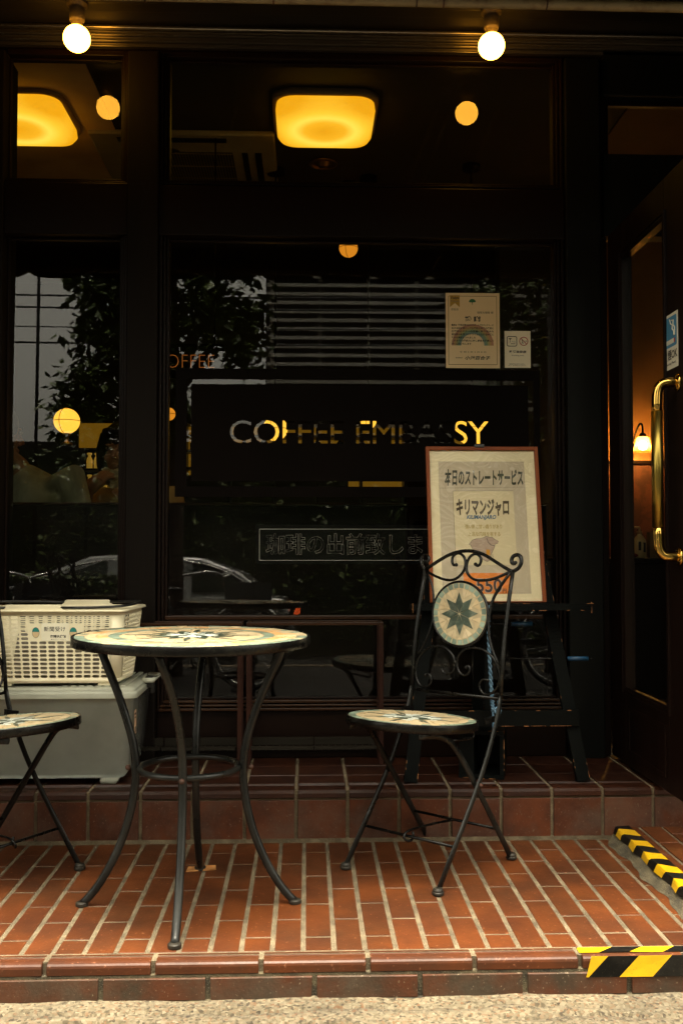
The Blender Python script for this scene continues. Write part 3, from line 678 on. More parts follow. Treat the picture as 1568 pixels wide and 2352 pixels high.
make_chair((.235, 2.806, 0), RAD(-43), 'mosaic folding chair turned to the table, its back in front of the menu poster')
D_ang = 180-33      # rearward direction of the left chair
# far front foot of the left chair stands at (-.664, 2.939)
rz = RAD(D_ang-90); U_ = Vector((cos(rz), sin(rz), 0))
make_chair(Vector((-.664, 2.939, 0)) + U_*.165*(1 if U_.y < 0 else -1), rz, 'mosaic folding chair cut off by the left edge, beside the plastic box')

# ---------------------------------------------------------------- clear storage box with lid and latches
box = empty('storage_box', (-.9, 3.44, UZ), 'cloudy clear plastic storage box with black latches under the white basket', 'storage box')
def cloudy(name, col, tr=.35):
    m = bpy.data.materials.new(name); m.use_nodes = True; N = m.node_tree.nodes; L = m.node_tree.links; N.clear()
    o = N.new('ShaderNodeOutputMaterial'); t = N.new('ShaderNodeBsdfTransparent'); d = N.new('ShaderNodeBsdfDiffuse'); tl = N.new('ShaderNodeBsdfTranslucent'); g = N.new('ShaderNodeBsdfGlossy')
    t.inputs[0].default_value = (.92, .95, .92, 1)
    d.inputs[0].default_value = (*col, 1); tl.inputs[0].default_value = (*col, 1); g.inputs['Roughness'].default_value = .22
    tcn = N.new('ShaderNodeTexCoord'); nz = N.new('ShaderNodeTexNoise'); nz.inputs['Scale'].default_value = 7; nz.inputs['Detail'].default_value = 8; L.new(tcn.outputs['Object'], nz.inputs[0])
    rg = N.new('ShaderNodeMapRange'); rg.inputs[1].default_value = .3; rg.inputs[2].default_value = .7; rg.inputs[3].default_value = 1-tr-.1; rg.inputs[4].default_value = 1-tr+.08; L.new(nz.outputs[0], rg.inputs[0])
    a = N.new('ShaderNodeMixShader'); a.inputs[0].default_value = .4; L.new(d.outputs[0], a.inputs[1]); L.new(tl.outputs[0], a.inputs[2])
    b = N.new('ShaderNodeMixShader'); L.new(rg.outputs[0], b.inputs[0]); L.new(t.outputs[0], b.inputs[1]); L.new(a.outputs[0], b.inputs[2])
    f = N.new('ShaderNodeFresnel'); f.inputs[0].default_value = 1.4; c = N.new('ShaderNodeMixShader'); L.new(f.outputs[0], c.inputs[0]); L.new(b.outputs[0], c.inputs[1]); L.new(g.outputs[0], c.inputs[2])
    L.new(c.outputs[0], o.inputs[0]); return m
M['clear'] = cloudy('cloudy_clear_plastic', (.86, .93, .84), .40); M['lid'] = cloudy('clear_lid_plastic', (.78, .80, .66), .18)
def roundrect(x0, x1, y0, y1, r, n=5):
    P = []
    for cx, cy, a0 in ((x1-r, y1-r, 0), (x0+r, y1-r, 90), (x0+r, y0+r, 180), (x1-r, y0+r, 270)):
        for k in range(n+1): a = RAD(a0+90*k/n); P.append((cx+r*cos(a), cy+r*sin(a)))
    return P
def loft(mb, sections, capb=True, capt=True):
    n = len(sections[0][0]); vs = [(x, y, z) for P, z in sections for x, y in P]
    fs = [(i*n+k, i*n+(k+1) % n, (i+1)*n+(k+1) % n, (i+1)*n+k) for i in range(len(sections)-1) for k in range(n)]
    if capb: fs.append(tuple(range(n)))
    if capt: fs.append(tuple(range((len(sections)-1)*n, len(sections)*n)))
    return mb.add(vs, fs, True)
mb = MB()
loft(mb, [(roundrect(-1.20, -.605, 3.285, 3.61, .03), .186), (roundrect(-1.21, -.59, 3.265, 3.62, .035), .205), (roundrect(-1.225, -.568, 3.25, 3.635, .03), .452), (roundrect(-1.235, -.56, 3.243, 3.64, .03), .456)], True, False)
mb.build('tub', M['clear'], box, fix=False, solid=.003)
for x in (-.66, -1.16):
    for y in (3.28, 3.53): loft(MB(), [(roundrect(x-.02, x+.035, y, y+.05, .01), UZ+.001), (roundrect(x-.02, x+.045, y-.005, y+.055, .01), .188)]).build('caster', M['lid'], box)
mb = MB()
loft(mb, [(roundrect(-1.245, -.553, 3.233, 3.648, .03), .452), (roundrect(-1.245, -.553, 3.233, 3.648, .03), .470), (roundrect(-1.238, -.56, 3.24, 3.64, .03), .473), (roundrect(-1.238, -.56, 3.24, 3.64, .03), .482), (roundrect(-1.225, -.575, 3.25, 3.63, .03), .487)], True, True)
for k in range(8): mb.box(-.80+k*.027, -.783+k*.027, 3.27, 3.62, .4875, .4905)
mb.build('lid', M['lid'], box, bevel=.002)
lt = MB(); lt.cbox((-.548, 3.47, .475), (.03, .05, .035)); lt.cbox((-.536, 3.47, .463), (.012, .044, .05)); lt.build('latch', M['blackp'], box, bevel=.003)
lt = MB(); loft(lt, [(roundrect(-.57, -.525, 3.42, 3.60, .015), .478), (roundrect(-.57, -.52, 3.42, 3.60, .015), .492)]); lt.build('lid_handle', M['lid'], box)
lt = MB(); lt.cbox((-.5705, 3.32, .36), (.001, .032, .085)); stk = lt.build('price_sticker', material('peach_sticker', (.66, .42, .26), .6), box)
lt = MB(); lt.cbox((-.5697, 3.318, .39), (.0006, .022, .006)); lt.cbox((-.5697, 3.318, .378), (.0006, .022, .003)); lt.cbox((-.5697, 3.312, .338), (.0006, .007, .018)); lt.cbox((-.5697, 3.326, .338), (.0006, .007, .018)); lt.cbox((-.5697, 3.32, .321), (.0006, .03, .006)); lt.build('print', M['ink'], stk)
# paper stacks inside the box
tag(MB().box(-1.15, -.84, 3.29, 3.55, .210, .315).box(-1.1, -.9, 3.30, 3.5, .316, .34).build('paper_stack', vary(material('old_newsprint', (.42, .36, .28), .9), (.3, .27, .22), 12, 4), bevel=.003), 'pale stack of papers dimly visible inside the clear storage box', 'paper')

tag(MB().box(-1.14, -.66, 3.33, 3.56, .345, .43).build('folded_cloth', vary(material('blue_grey_cloth', (.20, .30, .34), .9), (.12, .19, .22), 9, 6, bump=.6, bscale=25), bevel=.012), 'folded blue grey cloth dimly visible in the upper part of the clear storage box', 'cloth')
# ---------------------------------------------------------------- white newspaper basket
bk = empty('shopping_basket', (-.84, 3.38, .49), 'cream white plastic basket with slotted sides and folded black handles, standing on the clear box', 'basket')
def panel(mb, p00, p10, p01, p11, nx, nz, skip=lambda i, j: False, ax=.41, az=.36, half=lambda i, j: None):
    p00, p10, p01, p11 = map(Vector, (p00, p10, p01, p11))
    def P(u, v): return (p00.lerp(p10, u)).lerp(p01.lerp(p11, u), v)
    W_ = (p10-p00).length/nx; H_ = (p01-p00).length/nz
    for i in range(nx):
        for j in range(nz):
            u0, u1, v0, v1 = i/nx, (i+1)/nx, j/nz, (j+1)/nz
            if skip(i, j): mb.add([P(u0, v0), P(u1, v0), P(u1, v1), P(u0, v1)], [(0, 1, 2, 3)]); continue
            uc, vc = (u0+u1)/2, (v0+v1)/2; hh = az*H_; hx_ = ax*W_; st_ = max(0, hx_-hh)
            ring_ = []
            for k in range(12):
                a = 2*pi*(k+.5)/12; dx = cos(a)*hh+(st_ if cos(a) > 0 else -st_); dz = sin(a)*hh
                ring_.append((dx, dz))
            outer = []
            for dx, dz in ring_:
                s_ = min(W_/2/abs(dx) if dx else 9, H_/2/abs(dz) if dz else 9); outer.append((dx*s_, dz*s_))
            # snap closest outer points to the corners
            for cx, cz in ((W_/2, H_/2), (-W_/2, H_/2), (-W_/2, -H_/2), (W_/2, -H_/2)):
                b = min(range(12), key=lambda q: (outer[q][0]-cx)**2+(outer[q][1]-cz)**2); outer[b] = (cx, cz)
            vs = [P(uc+dx/W_/nx, vc+dz/H_/nz) for dx, dz in outer]+[P(uc+dx/W_/nx, vc+dz/H_/nz) for dx, dz in ring_]
            mb.add(vs, [(k, (k+1) % 12, 12+(k+1) % 12, 12+k) for k in range(12)])
mb = MB()
BZ0, BZ1 = .515, .722
FL, FR_, BKy = -1.035, -.640, 3.50
cb = dict(fl=(-1.010, 3.262), fr=(-.648, 3.262), r0=(-.612, 3.298), r1=(-.600, 3.44), bl=(-1.01, 3.478), br=(-.64, 3.478), l0=(-1.045, 3.298), l1=(-1.045, 3.44))
ct = dict(fl=(-1.025, 3.243), fr=(-.640, 3.243), r0=(-.600, 3.283), r1=(-.583, 3.49), bl=(-1.02, 3.53), br=(-.623, 3.53), l0=(-1.065, 3.283), l1=(-1.065, 3.49))
v3 = lambda d, k, z: (*d[k], z)
panel(mb, v3(cb, 'fl', BZ0), v3(cb, 'fr', BZ0), v3(ct, 'fl', BZ1), v3(ct, 'fr', BZ1), 13, 15, lambda i, j: 4 <= i <= 9 and 9 <= j <= 12)
panel(mb, v3(cb, 'r0', BZ0), v3(cb, 'r1', BZ0), v3(ct, 'r0', BZ1), v3(ct, 'r1', BZ1), 7, 15)
panel(mb, v3(cb, 'bl', BZ0), v3(cb, 'br', BZ0), v3(ct, 'bl', BZ1), v3(ct, 'br', BZ1), 13, 15)
panel(mb, v3(cb, 'l0', BZ0), v3(cb, 'l1', BZ0), v3(ct, 'l0', BZ1), v3(ct, 'l1', BZ1), 7, 15)
def corner(a, b, cornerb, cornert, segs=6):
    # solid rounded corner strip between two panels
    rows_ = []
    for z, d, cc in ((BZ0, cb, cornerb), (BZ1, ct, cornert)):
        A, B = Vector(d[a]), Vector(d[b]); K = Vector(cc)
        rows_.append([((1-t)**2*A+2*t*(1-t)*K+t*t*B) for t in [k/segs for k in range(segs+1)]])
    vs = [(p.x, p.y, BZ0) for p in rows_[0]]+[(p.x, p.y, BZ1) for p in rows_[1]]; n = segs+1
    mb.add(vs, [(k, k+1, n+k+1, n+k) for k in range(segs)], True)
corner('fr', 'r0', (-.613, 3.262), (-.602, 3.243)); corner('r1', 'br', (-.598, 3.478), (-.58, 3.53)); corner('fl', 'l0', (-1.045, 3.262), (-1.065, 3.243)); corner('l1', 'bl', (-1.045, 3.478), (-1.065, 3.53))
# base band, upper band, rim flange
def outline(d, off=0):
    P = []
    seq = [('fl', 'fr'), ('r0', 'r1'), ('br', 'bl'), ('l1', 'l0')]
    cor = {('fr', 'r0'): (d['r0'][0], d['fr'][1]), ('r1', 'br'): (d['r1'][0], d['br'][1]), ('bl', 'l1'): (d['l1'][0], d['bl'][1]), ('l0', 'fl'): (d['l0'][0], d['fl'][1])}
    keys = ['fl', 'fr', 'r0', 'r1', 'br', 'bl', 'l1', 'l0']
    for i, k in enumerate(keys):
        nx_ = keys[(i+1) % 8]; P.append(Vector(d[k]))
        if (k, nx_) in cor:
            A, B, K = Vector(d[k]), Vector(d[nx_]), Vector(cor[(k, nx_)])
            for t in (.25, .5, .75): P.append((1-t)**2*A+2*t*(1-t)*K+t*t*B)
    c_ = Vector((-.83, 3.385)); return [(p.x+(off if p.x > c_.x else -off), p.y+(off if p.y > c_.y else -off)) for p in P]
loft(mb, [(outline(cb, -.012), .4985), (outline(cb, -.003), .503), (outline(cb), BZ0)], True, False)
loft(mb, [(outline(ct), BZ1), (outline(ct, .001), .738), (outline(ct, .012), .740), (outline(ct, .014), .734)], False, False)
body = mb.build('basket_body', M['plastic'], bk, fix=False, solid=.0028)
for y, xa, xb, zt in ((3.232, -.975, -.80, .757), (3.533, -.86, -.70, .757)):
    tabs = MB()
    tabs.add([(xa-.012, y, .735), (xb+.012, y, .735), (xb, y, zt-.004), (xb-.006, y, zt), (xa+.006, y, zt), (xa, y, zt-.004)] + [(xa-.012, y+.012, .735), (xb+.012, y+.012, .735), (xb, y+.012, zt-.004), (xb-.006, y+.012, zt), (xa+.006, y+.012, zt), (xa, y+.012, zt-.004)],
        [(0, 1, 2, 3, 4, 5), (11, 10, 9, 8, 7, 6)]+[(k, 6+k, 6+(k+1) % 6, (k+1) % 6) for k in range(6)])
    tabs.build('handle_mount', M['plastic'], bk, bevel=.002)
for x in (-.99, -.66):
    for y in (3.285, 3.455): MB().cbox((x, y, .4945), (.05, .03, .0085)).build('foot', M['plastic'], bk, bevel=.002)
for s_ in (0, 1):
    hd = MB(); y0 = 3.232 if s_ == 0 else 3.545
    hd.tube([(-.80, 3.236, .7475), (-.70, 3.234, .7475), (-.61, 3.24, .751), (-.575, 3.30, .755), (-.570, 3.44, .757), (-.60, 3.525, .753), (-.70, 3.536, .749)] if s_ else [(-.975, 3.236, .7475), (-1.06, 3.236, .749), (-1.10, 3.26, .752), (-1.11, 3.44, .755), (-1.06, 3.53, .753), (-.86, 3.536, .749)], .0042, 8, smoothpath=2)
    hd.build('handle', M['blackp'], bk)
# name card and the two painted ovals on the front
cfn = lambda a, b, c: (a, 3.2435+(BZ1-b)*.095-c, b)
cy_ = 3.235
pc = W(128, 1452, 3.25)
def onf(px, py): q = W(px, py, 3.245); return q.x, q.z
x0, z1 = onf(96, 1431); x1, z0 = onf(159.6, 1472.5)
card = MB().prism([(x0, z0), (x1, z0), (x1, z1), (x0, z1)], .0030, .0038, cfn).build('name_card', vary(material('cream_card', (.92, .88, .70), .5), (.85, .80, .62), 14, 4), bk)
txm = MB()
def tfn(ox, oz): return lambda a, b, c: cfn(ox+a, oz+b, .0040+c*.5)
xm = (x0+x1)/2
txm.text('新聞受け', .017, tfn(xm-.002, z0+.033), depth=.0003, width=.069, bold=.0001, spacing=1.1)
txm.text('珈琲大使館', .0095, tfn(xm+.009, z0+.0118), depth=.0003, width=.050, bold=.0004)
txm.text('● 2 0 1 2 - 2 0 2 2', .003, tfn(xm+.009, z0+.0045), depth=.0003, width=.047)
txm.build('lettering', M['ink'], card)
M['tealp'] = material('teal_print', (.02, .22, .19), .5); M['beigep'] = material('beige_print', (.68, .52, .3), .5)
for cx_ in (82.8, 168.7):
    ox, oz = onf(cx_, 1453)
    el = [(ox+.0118*cos(2*pi*k/32), oz+.0172*sin(2*pi*k/32)) for k in range(32)]
    e1 = MB().prism(el, .0030, .0034, cfn); eo = e1.build('oval_mark', M['ink'], bk)
    el2 = [(ox+.0110*cos(2*pi*k/32), oz+.0163*sin(2*pi*k/32)) for k in range(32)]
    MB().prism(el2, .0034, .0037, cfn).build('oval_fill', M['beigep'], eo)
    el3 = [(ox+.0110*cos(RAD(8)+RAD(164)*k/16), oz+.0163*sin(RAD(8)+RAD(164)*k/16)) for k in range(17)]
    MB().prism(el3, .0037, .0040, cfn).build('oval_cap', M['tealp'], eo)
tag(MB().box(-.99, -.66, 3.30, 3.45, .506, .512).add([(x, y, z) for x, z in ((-.98, .52), (-.67, .52)) for y in (3.31, 3.32)] + [(-.97, 3.36, .66), (-.97, 3.37, .66), (-.68, 3.36, .64), (-.68, 3.37, .64)], [(0, 2, 6, 4), (1, 5, 7, 3), (0, 4, 5, 1), (2, 3, 7, 6), (4, 6, 7, 5)]).build('newspaper', vary(material('newsprint', (.40, .36, .27), .9), (.2, .18, .15), 60, 3), bevel=.001), 'folded grey newspapers lying in the white basket', 'newspaper')

# ---------------------------------------------------------------- easel with framed menu poster
ez_ = empty('easel', (.64, 3.30, UZ), 'chipped black wooden display easel carrying the framed menu poster', 'easel')
def bar3(mb, a, b, w_, t_):
    a, b = Vector(a), Vector(b); d = (b-a); L_ = d.length; d.normalize(); side = Vector((1, 0, 0)) if abs(d.x) < .8 else Vector((0, 0, 1))
    side = (side-d*side.dot(d)).normalized(); n_ = d.cross(side)
    Mx = Matrix((side, n_, d)).transposed().to_4x4()
    return mb.cbox((a+b)/2, (w_, t_, L_), Mx)
def chips(mb, segs, w_=.0022):
    mb.m = 1; rnd = random.Random(len(segs)*7+3)
    for (a, b, n) in segs:
        a, b = Vector(a), Vector(b)
        for _ in range(int(n*.6)):
            t = rnd.random(); p = a.lerp(b, t); l = rnd.choice((.004, .006, .009, .014, .03))*rnd.uniform(.7, 1.3); d = (b-a).normalized()*l/2; ww = rnd.uniform(.4, 1)*w_
            bar3(mb, p-d, p+d, ww, ww)
    mb.m = 0; return mb
EM = [M['easel'], M['chip']]
LB, LT = Vector((.341, 3.262, UZ+.004)), Vector((.455, 3.40, 1.05)); RB, RT = Vector((.915, 3.262, UZ+.004)), Vector((.775, 3.40, 1.05))
for a, b in ((LB, LT), (RB, RT)):
    e = Vector((.0212, -.0105, 0)); chips(bar3(MB(), a, b, .043, .022), [(a+e, b+e, 26), (a+Vector((-.0212, -.0105, 0)), b+Vector((-.0212, -.0105, 0)), 16)]).build('leg', EM, ez_)
bar3(MB(), (.62, 3.62, UZ+.004), (.62, 3.435, 1.08), .04, .02).build('leg', M['easel'], ez_, bevel=.002)
bar3(MB(), (.628, 3.40, .36), (.628, 3.424, 1.30), .03, .014).build('mast', M['easel'], ez_, bevel=.002)
chips(bar3(MB(), (.365, 3.272, .376), (.905, 3.272, .376), .052, .016), [((.40, 3.2638, .3505), (.88, 3.2638, .3505), 30), ((.52, 3.2638, .4015), (.88, 3.2638, .4015), 12)]).build('lower_rail', EM, ez_)
bar3(MB(), (.44, 3.40, 1.04), (.80, 3.40, 1.04), .04, .016).build('upper_rail', M['easel'], ez_, bevel=.002)
chips(MB().box(.348, .942, 3.238, 3.33, .735, .752).box(.348, .942, 3.238, 3.246, .7525, .7575), [((.348, 3.238, .7575), (.942, 3.238, .7575), 16), ((.6, 3.238, .735), (.942, 3.238, .735), 8), ((.347, 3.238, .737), (.347, 3.30, .750), 4), ((.942, 3.239, .737), (.942, 3.24, .75), 3), ((.348, 3.2385, .736), (.348, 3.2385, .75), 12)]).build('shelf', EM, ez_)

LEAN = RAD(12.2); PWd, PHt = .390, .545
pst = empty('framed_poster', (.60, 3.28, .758), 'red brown framed menu poster with an orange 550 price tag, leaning on the easel', 'poster')
def fp(a, b, c): return (.4095+a, 3.277+b*sin(LEAN)-c*cos(LEAN), .7585+b*cos(LEAN)+c*sin(LEAN)-.0)
M['pframe'] = vary(material('red_brown_frame', (.22, .055, .014), .45, spec=.15), (.14, .032, .009), 6, 6, stretch=(1, 1, .3))
fm = MB(); fw = .0125
def pbox(mb, a0, a1, b0, b1, c0, c1): return mb.prism([(a0, b0), (a1, b0), (a1, b1), (a0, b1)], c0, c1, fp)
pbox(fm, 0, fw, 0, PHt, -.006, .010); pbox(fm, PWd-fw, PWd, 0, PHt, -.006, .010); pbox(fm, fw, PWd-fw, PHt-fw, PHt, -.006, .0096); pbox(fm, fw, PWd-fw, 0, .004, -.006, .0096)
fm.build('frame', M['pframe'], pst, bevel=.0015)
M['backing'] = vary(material('cream_backing_paper', (.90, .78, .54), .75), (.84, .72, .49), 3, 5)
M['lilac'] = vary(material('grey_lilac_sheet', (.60, .50, .38), .75), (.54, .45, .34), 3, 6)
M['menu'] = vary(material('cream_menu_paper', (.76, .64, .43), .75), (.68, .57, .38), 3, 5)
pbox(MB(), fw-.002, PWd-fw+.002, .002, PHt-fw+.002, -.005, 0).build('backing_sheet', M['backing'], pst)
def pq(x, y):
    v = (y-105)/(1712-105); xl = 157+v*(197-157); xr = 1370+v*(1457-1370)
    return ((x-xl)/(xr-xl)*PWd, (1-v)*PHt)
def ppoly(pts, c0, c1, name, mat, par=pst): return MB().prism([pq(*p) for p in pts], c0, c1, fp).build(name, mat, par)
ls = ppoly([(335, 1622), (1297, 1622), (1225, 258), (295, 258)], .0002, .0008, 'grey_sheet', M['lilac'])
M['line'] = material('faint_print', (.14, .13, .11), .7)
ppoly([(308, 542), (1240, 529), (1240, 527), (308, 539)], .0009, .0011, 'fold_line', M['line'], ls)
mn = ppoly([(480, 1335), (1145, 1335), (1105, 570), (450, 573)], .0012, .0018, 'menu_sheet', M['menu'], ls)
for q in ([(450, 573), (1105, 570), (1105, 567), (450, 570)], [(448, 573), (452, 573), (482, 1335), (479, 1335)]): ppoly(q, .0019, .0020, 'sheet_edge', M['line'], mn)
def ptext(t, cx, cy, wpx, hpx, mat, name='lettering', bold=0, shear=0, rot=0, par=mn, c=.0021, sx=1):
    a, b = pq(cx, cy); k = PWd/1240; mb = MB(); h = hpx*k; w_ = wpx*k
    mb.text(t, h*1.18, lambda x, y, z: fp(a+x, b+y-h*.42+x*rot, c+z), width=w_, depth=.0002, bold=bold, shear=shear)
    return mb.build(name, mat, par)
M['brush'] = material('black_green_brush_ink', (.035, .038, .024), .7); M['brown_ink'] = material('brown_marker', (.075, .050, .028), .7)
M['blue_ink'] = material('blue_marker', (.02, .10, .22), .7); M['ochre'] = material('ochre_pencil', (.42, .30, .10), .7)
ptext('本日のストレートサービス', 790, 432, 865, 162, M['brush'], bold=.0021, shear=.12, par=ls, c=.0010)
ptext('キリマンジャロ', 772, 742, 580, 168, M['brown_ink'], bold=.0024, shear=.08)
ptext('KILIMANJARO', 756, 842, 322, 50, M['blue_ink'], shear=.25, bold=.0006)
ptext('強い酸と甘い香りがあり', 785, 942, 400, 44, M['ochre'], bold=.00025)
ptext('上品な風味を有する', 790, 1020, 350, 44, M['ochre'], bold=.00025)
M['mauve'] = vary(material('mauve_pencil', (.42, .29, .24), .8), (.52, .40, .32), 60, 5, stretch=(1, 1, 4)); M['graph'] = material('graphite', (.13, .10, .09), .8)
land = [(620, 1125), (640, 1105), (660, 1082), (700, 1066), (740, 1064), (775, 1058), (810, 1040), (850, 1052), (870, 1048), (905, 1075), (942, 1092), (932, 1115), (905, 1122), (900, 1150), (880, 1192), (862, 1228), (850, 1262), (846, 1288), (820, 1300), (775, 1278), (748, 1250), (738, 1215), (700, 1206), (672, 1192), (655, 1160), (640, 1130)]
ppoly(land, .0019, .0021, 'map_drawing', M['mauve'], mn)
lm = MB(); lm.tube([fp(*pq(*p), .0022) for p in land], .0007, 6, closed=True); lm.tube([fp(*pq(*p), .0022) for p in ((815, 1060), (830, 1100), (860, 1130), (905, 1140))], .0010, 6); lm.tube([fp(*pq(*p), .0022) for p in ((870, 1285), (862, 1255), (880, 1225), (888, 1245))], .0007, 6, closed=True)
lm.build('drawn_outline', M['graph'], mn)
ppoly([(806, 1178), (848, 1178), (852, 1232), (810, 1230)], .0022, .0023, 'orange_mark', material('orange_pencil', (.62, .27, .02), .8), mn)
M['otag'] = vary(material('orange_price_tag', (.85, .24, .02), .6), (.75, .20, .016), 8, 4)
tg = ppoly([(570, 1622), (1088, 1622), (1078, 1415), (560, 1415)], .0010, .0018, 'price_tag', M['otag'])
M['numout'] = material('pale_number_outline', (.55, .42, .34), .7); M['numin'] = material('purple_black_number', (.045, .022, .03), .7)
ptext('550', 835, 1538, 290, 175, M['numout'], par=tg, c=.0020, bold=.0024, name='price_outline'); ptext('550', 835, 1538, 274, 170, M['numin'], par=tg, c=.0024, bold=.0012)
ptext('円', 1005, 1595, 44, 44, M['numin'], par=tg, c=.0022, bold=.0004)
M['acrylic'] = glass_mat('wavy_acrylic', 1.9, (.97, .97, .95), wav=0)
def wavy(m):
    nt = m.node_tree; N = nt.nodes; L = nt.links; gl = [n for n in N if n.type == 'BSDF_GLOSSY'][0]
    tc = N.new('ShaderNodeTexCoord'); n = N.new('ShaderNodeTexNoise'); n.inputs['Scale'].default_value = 5; n.inputs['Detail'].default_value = 1; L.new(tc.outputs['Object'], n.inputs[0])
    bp = N.new('ShaderNodeBump'); bp.inputs['Strength'].default_value = 1; bp.inputs['Distance'].default_value = .0035; L.new(n.outputs[0], bp.inputs['Height']); L.new(bp.outputs[0], gl.inputs['Normal'])
wavy(M['acrylic'])
pbox(MB(), fw-.001, PWd-fw+.001, .003, PHt-fw+.001, .0040, .0048).build('acrylic_sheet', M['acrylic'], pst)
cl = MB(); pbox(cl, .170, .205, PHt-.004, PHt+.010, -.008, .0125); cl.build('clip', M['blackp'], pst, bevel=.003)

# things at the easel's foot
cr = empty('wooden_crate', (.60, 3.40, UZ), 'small black chipped wooden block crate standing under the easel', 'crate')
Mr = Matrix.Rotation(RAD(-14), 4, 'Z'); cc = Vector((.606, 3.395, .245))
mb = MB()
for c_, s_ in (((0, 0, .075), (.15, .17, .014)), ((0, 0, -.071), (.15, .17, .014)), ((-.050, 0, .002), (.05, .17, .130)), ((.068, 0, .002), (.014, .17, .130)), ((0, .078, .002), (.12, .014, .128))): mb.cbox(cc+Mr @ Vector(c_), s_, Mr)
q = lambda x, z: cc+Mr @ Vector((x, -.0855, z))
chips(mb, [(q(.075, -.075), q(.075, .08), 14), (q(-.075, -.077), q(.06, -.077), 10), (q(-.075, .082), q(.075, .082), 6)]); mb.build('crate_body', EM, cr)
rp = empty('blue_rope', (.60, 3.235, .30), 'pale blue braided rope hanging and knotted behind the mosaic chair back', 'rope')
M['rope'] = vary(material('blue_nylon_rope', (0.084, 0.189, 0.308), .6), (0.14, 0.252, 0.364), 60, 4, bump=.5, bscale=300)
path = [(.598, 3.232, .752), (.596, 3.230, .66), (.600, 3.230, .56), (.606, 3.230, .46), (.611, 3.232, .405)]
mb = MB()
for ph in (0, pi):
    P_ = []
    for k in range(121):
        t = k/120*(len(path)-1); i = min(int(t), len(path)-2); p = Vector(path[i]).lerp(Vector(path[i+1]), t-i); an = k*.55+ph
        P_.append(p+Vector((cos(an)*.0034, sin(an)*.0034, 0)))
    mb.tube(P_, .0036, 7)
mb.build('strands', M['rope'], rp)
mb = MB(); mb.tube([(.611, 3.228, .41), (.625, 3.225, .40), (.637, 3.226, .408), (.628, 3.225, .420), (.612, 3.225, .414), (.618, 3.224, .40), (.634, 3.224, .398), (.626, 3.226, .425), (.628, 3.226, .447)], .0042, 8, smoothpath=2)
mb.tube([(.611, 3.232, .41), (.612, 3.235, .36), (.613, 3.24, .325)], .004, 8); mb.build('knot', M['rope'], rp)
M['bluerod'] = vary(material('blue_grip', (0.0072, 0.042, 0.102), .4), (0.012, 0.06, 0.132), 30, 3)
for a, b, z, lab in ((.56, .767, .684, 'upper blue handled rod behind the easel'), (.80, .958, .566, 'lower blue handled rod poking out right of the easel leg')):
    r = empty('umbrella', (b, 3.33, z), lab, 'umbrella', 'blue handled rods at the easel')
    MB().tube([(b-.075, 3.325, z), (b-.004, 3.325, z)], .0078, 16).build('grip', M['bluerod'], r)
    MB().tube([(a-.12, 3.33, z), (b+.006, 3.325, z)], .0026, 10).ball((b+.006, 3.325, z), .0035, 8).build('shaft', M['iron'], r)

# ---------------------------------------------------------------- newspaper racks under the window
M['rackpaint'] = vary(material('red_brown_metal', (.028, .009, .005), .45, spec=.2), (.017, .006, .004), 10, 5)
def rack(xa, xb, label):
    r = empty('low_rack', ((xa+xb)/2, 3.57, UZ), label, 'rack', 'low racks under the wide window')
    y0, y1, zt = 3.535, 3.635, .664
    for x in (xa, xb-.016):
        for y in (y0, y1-.014): MB().box(x, x+.016, y, y+.014, UZ+.001, zt).build('post', M['rackpaint'], r, bevel=.001)
    MB().box(xa, xb, y0-.002, y0+.010, zt+.0005, zt+.010).box(xa, xb, y1-.012, y1, zt+.0005, zt+.010).box(xa, xa+.014, y0+.011, y1-.013, zt+.0005, zt+.010).box(xb-.014, xb, y0+.011, y1-.013, zt+.0005, zt+.010).build('top_frame', M['orange_rail'], r, bevel=.001)
    t = MB()
    for k in range(2):
        u0 = xa+.018+(xb-xa-.036)*k/2; u1 = xa+.018+(xb-xa-.036)*(k+1)/2-.006
        t.box(u0, u1, y0+.001, y0+.006, .222, .232); t.box(u0, u1, y1-.01, y1-.005, .222, .25)
        for q_ in range(9): t.box(u0+(u1-u0)*q_/9, u0+(u1-u0)*q_/9+.004, y0+.007, y1-.011, .218, .221)
    t.box(xa+.016, xb-.016, y0+.002, y0+.005, .2325, .236)
    t.build('tray', M['soffit'], r)
rack(-.80, -.232, 'low red brown metal rack half hidden behind the basket and the table')
rack(-.216, .274, 'low red brown metal rack under the window between table and chair')

# ---------------------------------------------------------------- signs and notices on the wide window
def gsurf(a, b, c): return (a, 3.7015+(b-1.23)*math.tan(TILT)-c, b)
def wx(px, py): q = W(px, py, 3.705); return q.x, q.z
def gquad(px0, py0, px1, py1): x0, z1 = wx(px0, py0); x1, z0 = wx(px1, py1); return x0, x1, z0, z1
def gpoly(mb, x0, x1, z0, z1, c0, c1): return mb.prism([(x0, z0), (x1, z0), (x1, z1), (x0, z1)], c0, c1, gsurf)
M['film'] = vary(material('dark_brown_film', (0.004096, 0.002432, 0.001664), .75, spec=.06), (0.003072, 0.00192, 0.00128), 4, 3)
sg = empty('window_sign', (.2, 3.69, 1.4), 'dark brown cut out sign reading COFFEE EMBASSY on the wide window', 'sign')
x0, x1, z0, z1 = gquad(440, 882, 1213, 1107); tx0, tx1, tz0, tz1 = gquad(528, 965, 1121, 1021)
cu = bpy.data.curves.new('t', 'FONT'); cu.body = 'COFFEE EMBASSY'; cu.size = .1; cu.space_character = .96; cu.resolution_u = 6; cu.offset = -.0028
to = bpy.data.objects.new('t', cu); C.objects.link(to); bpy.context.view_layer.objects.active = to; to.select_set(True)
bpy.ops.object.convert(target='CURVE'); to = bpy.context.view_layer.objects.active; cu = to.data
cu.dimensions = '2D'
from mathutils.geometry import interpolate_bezier, delaunay_2d_cdt
loops = []
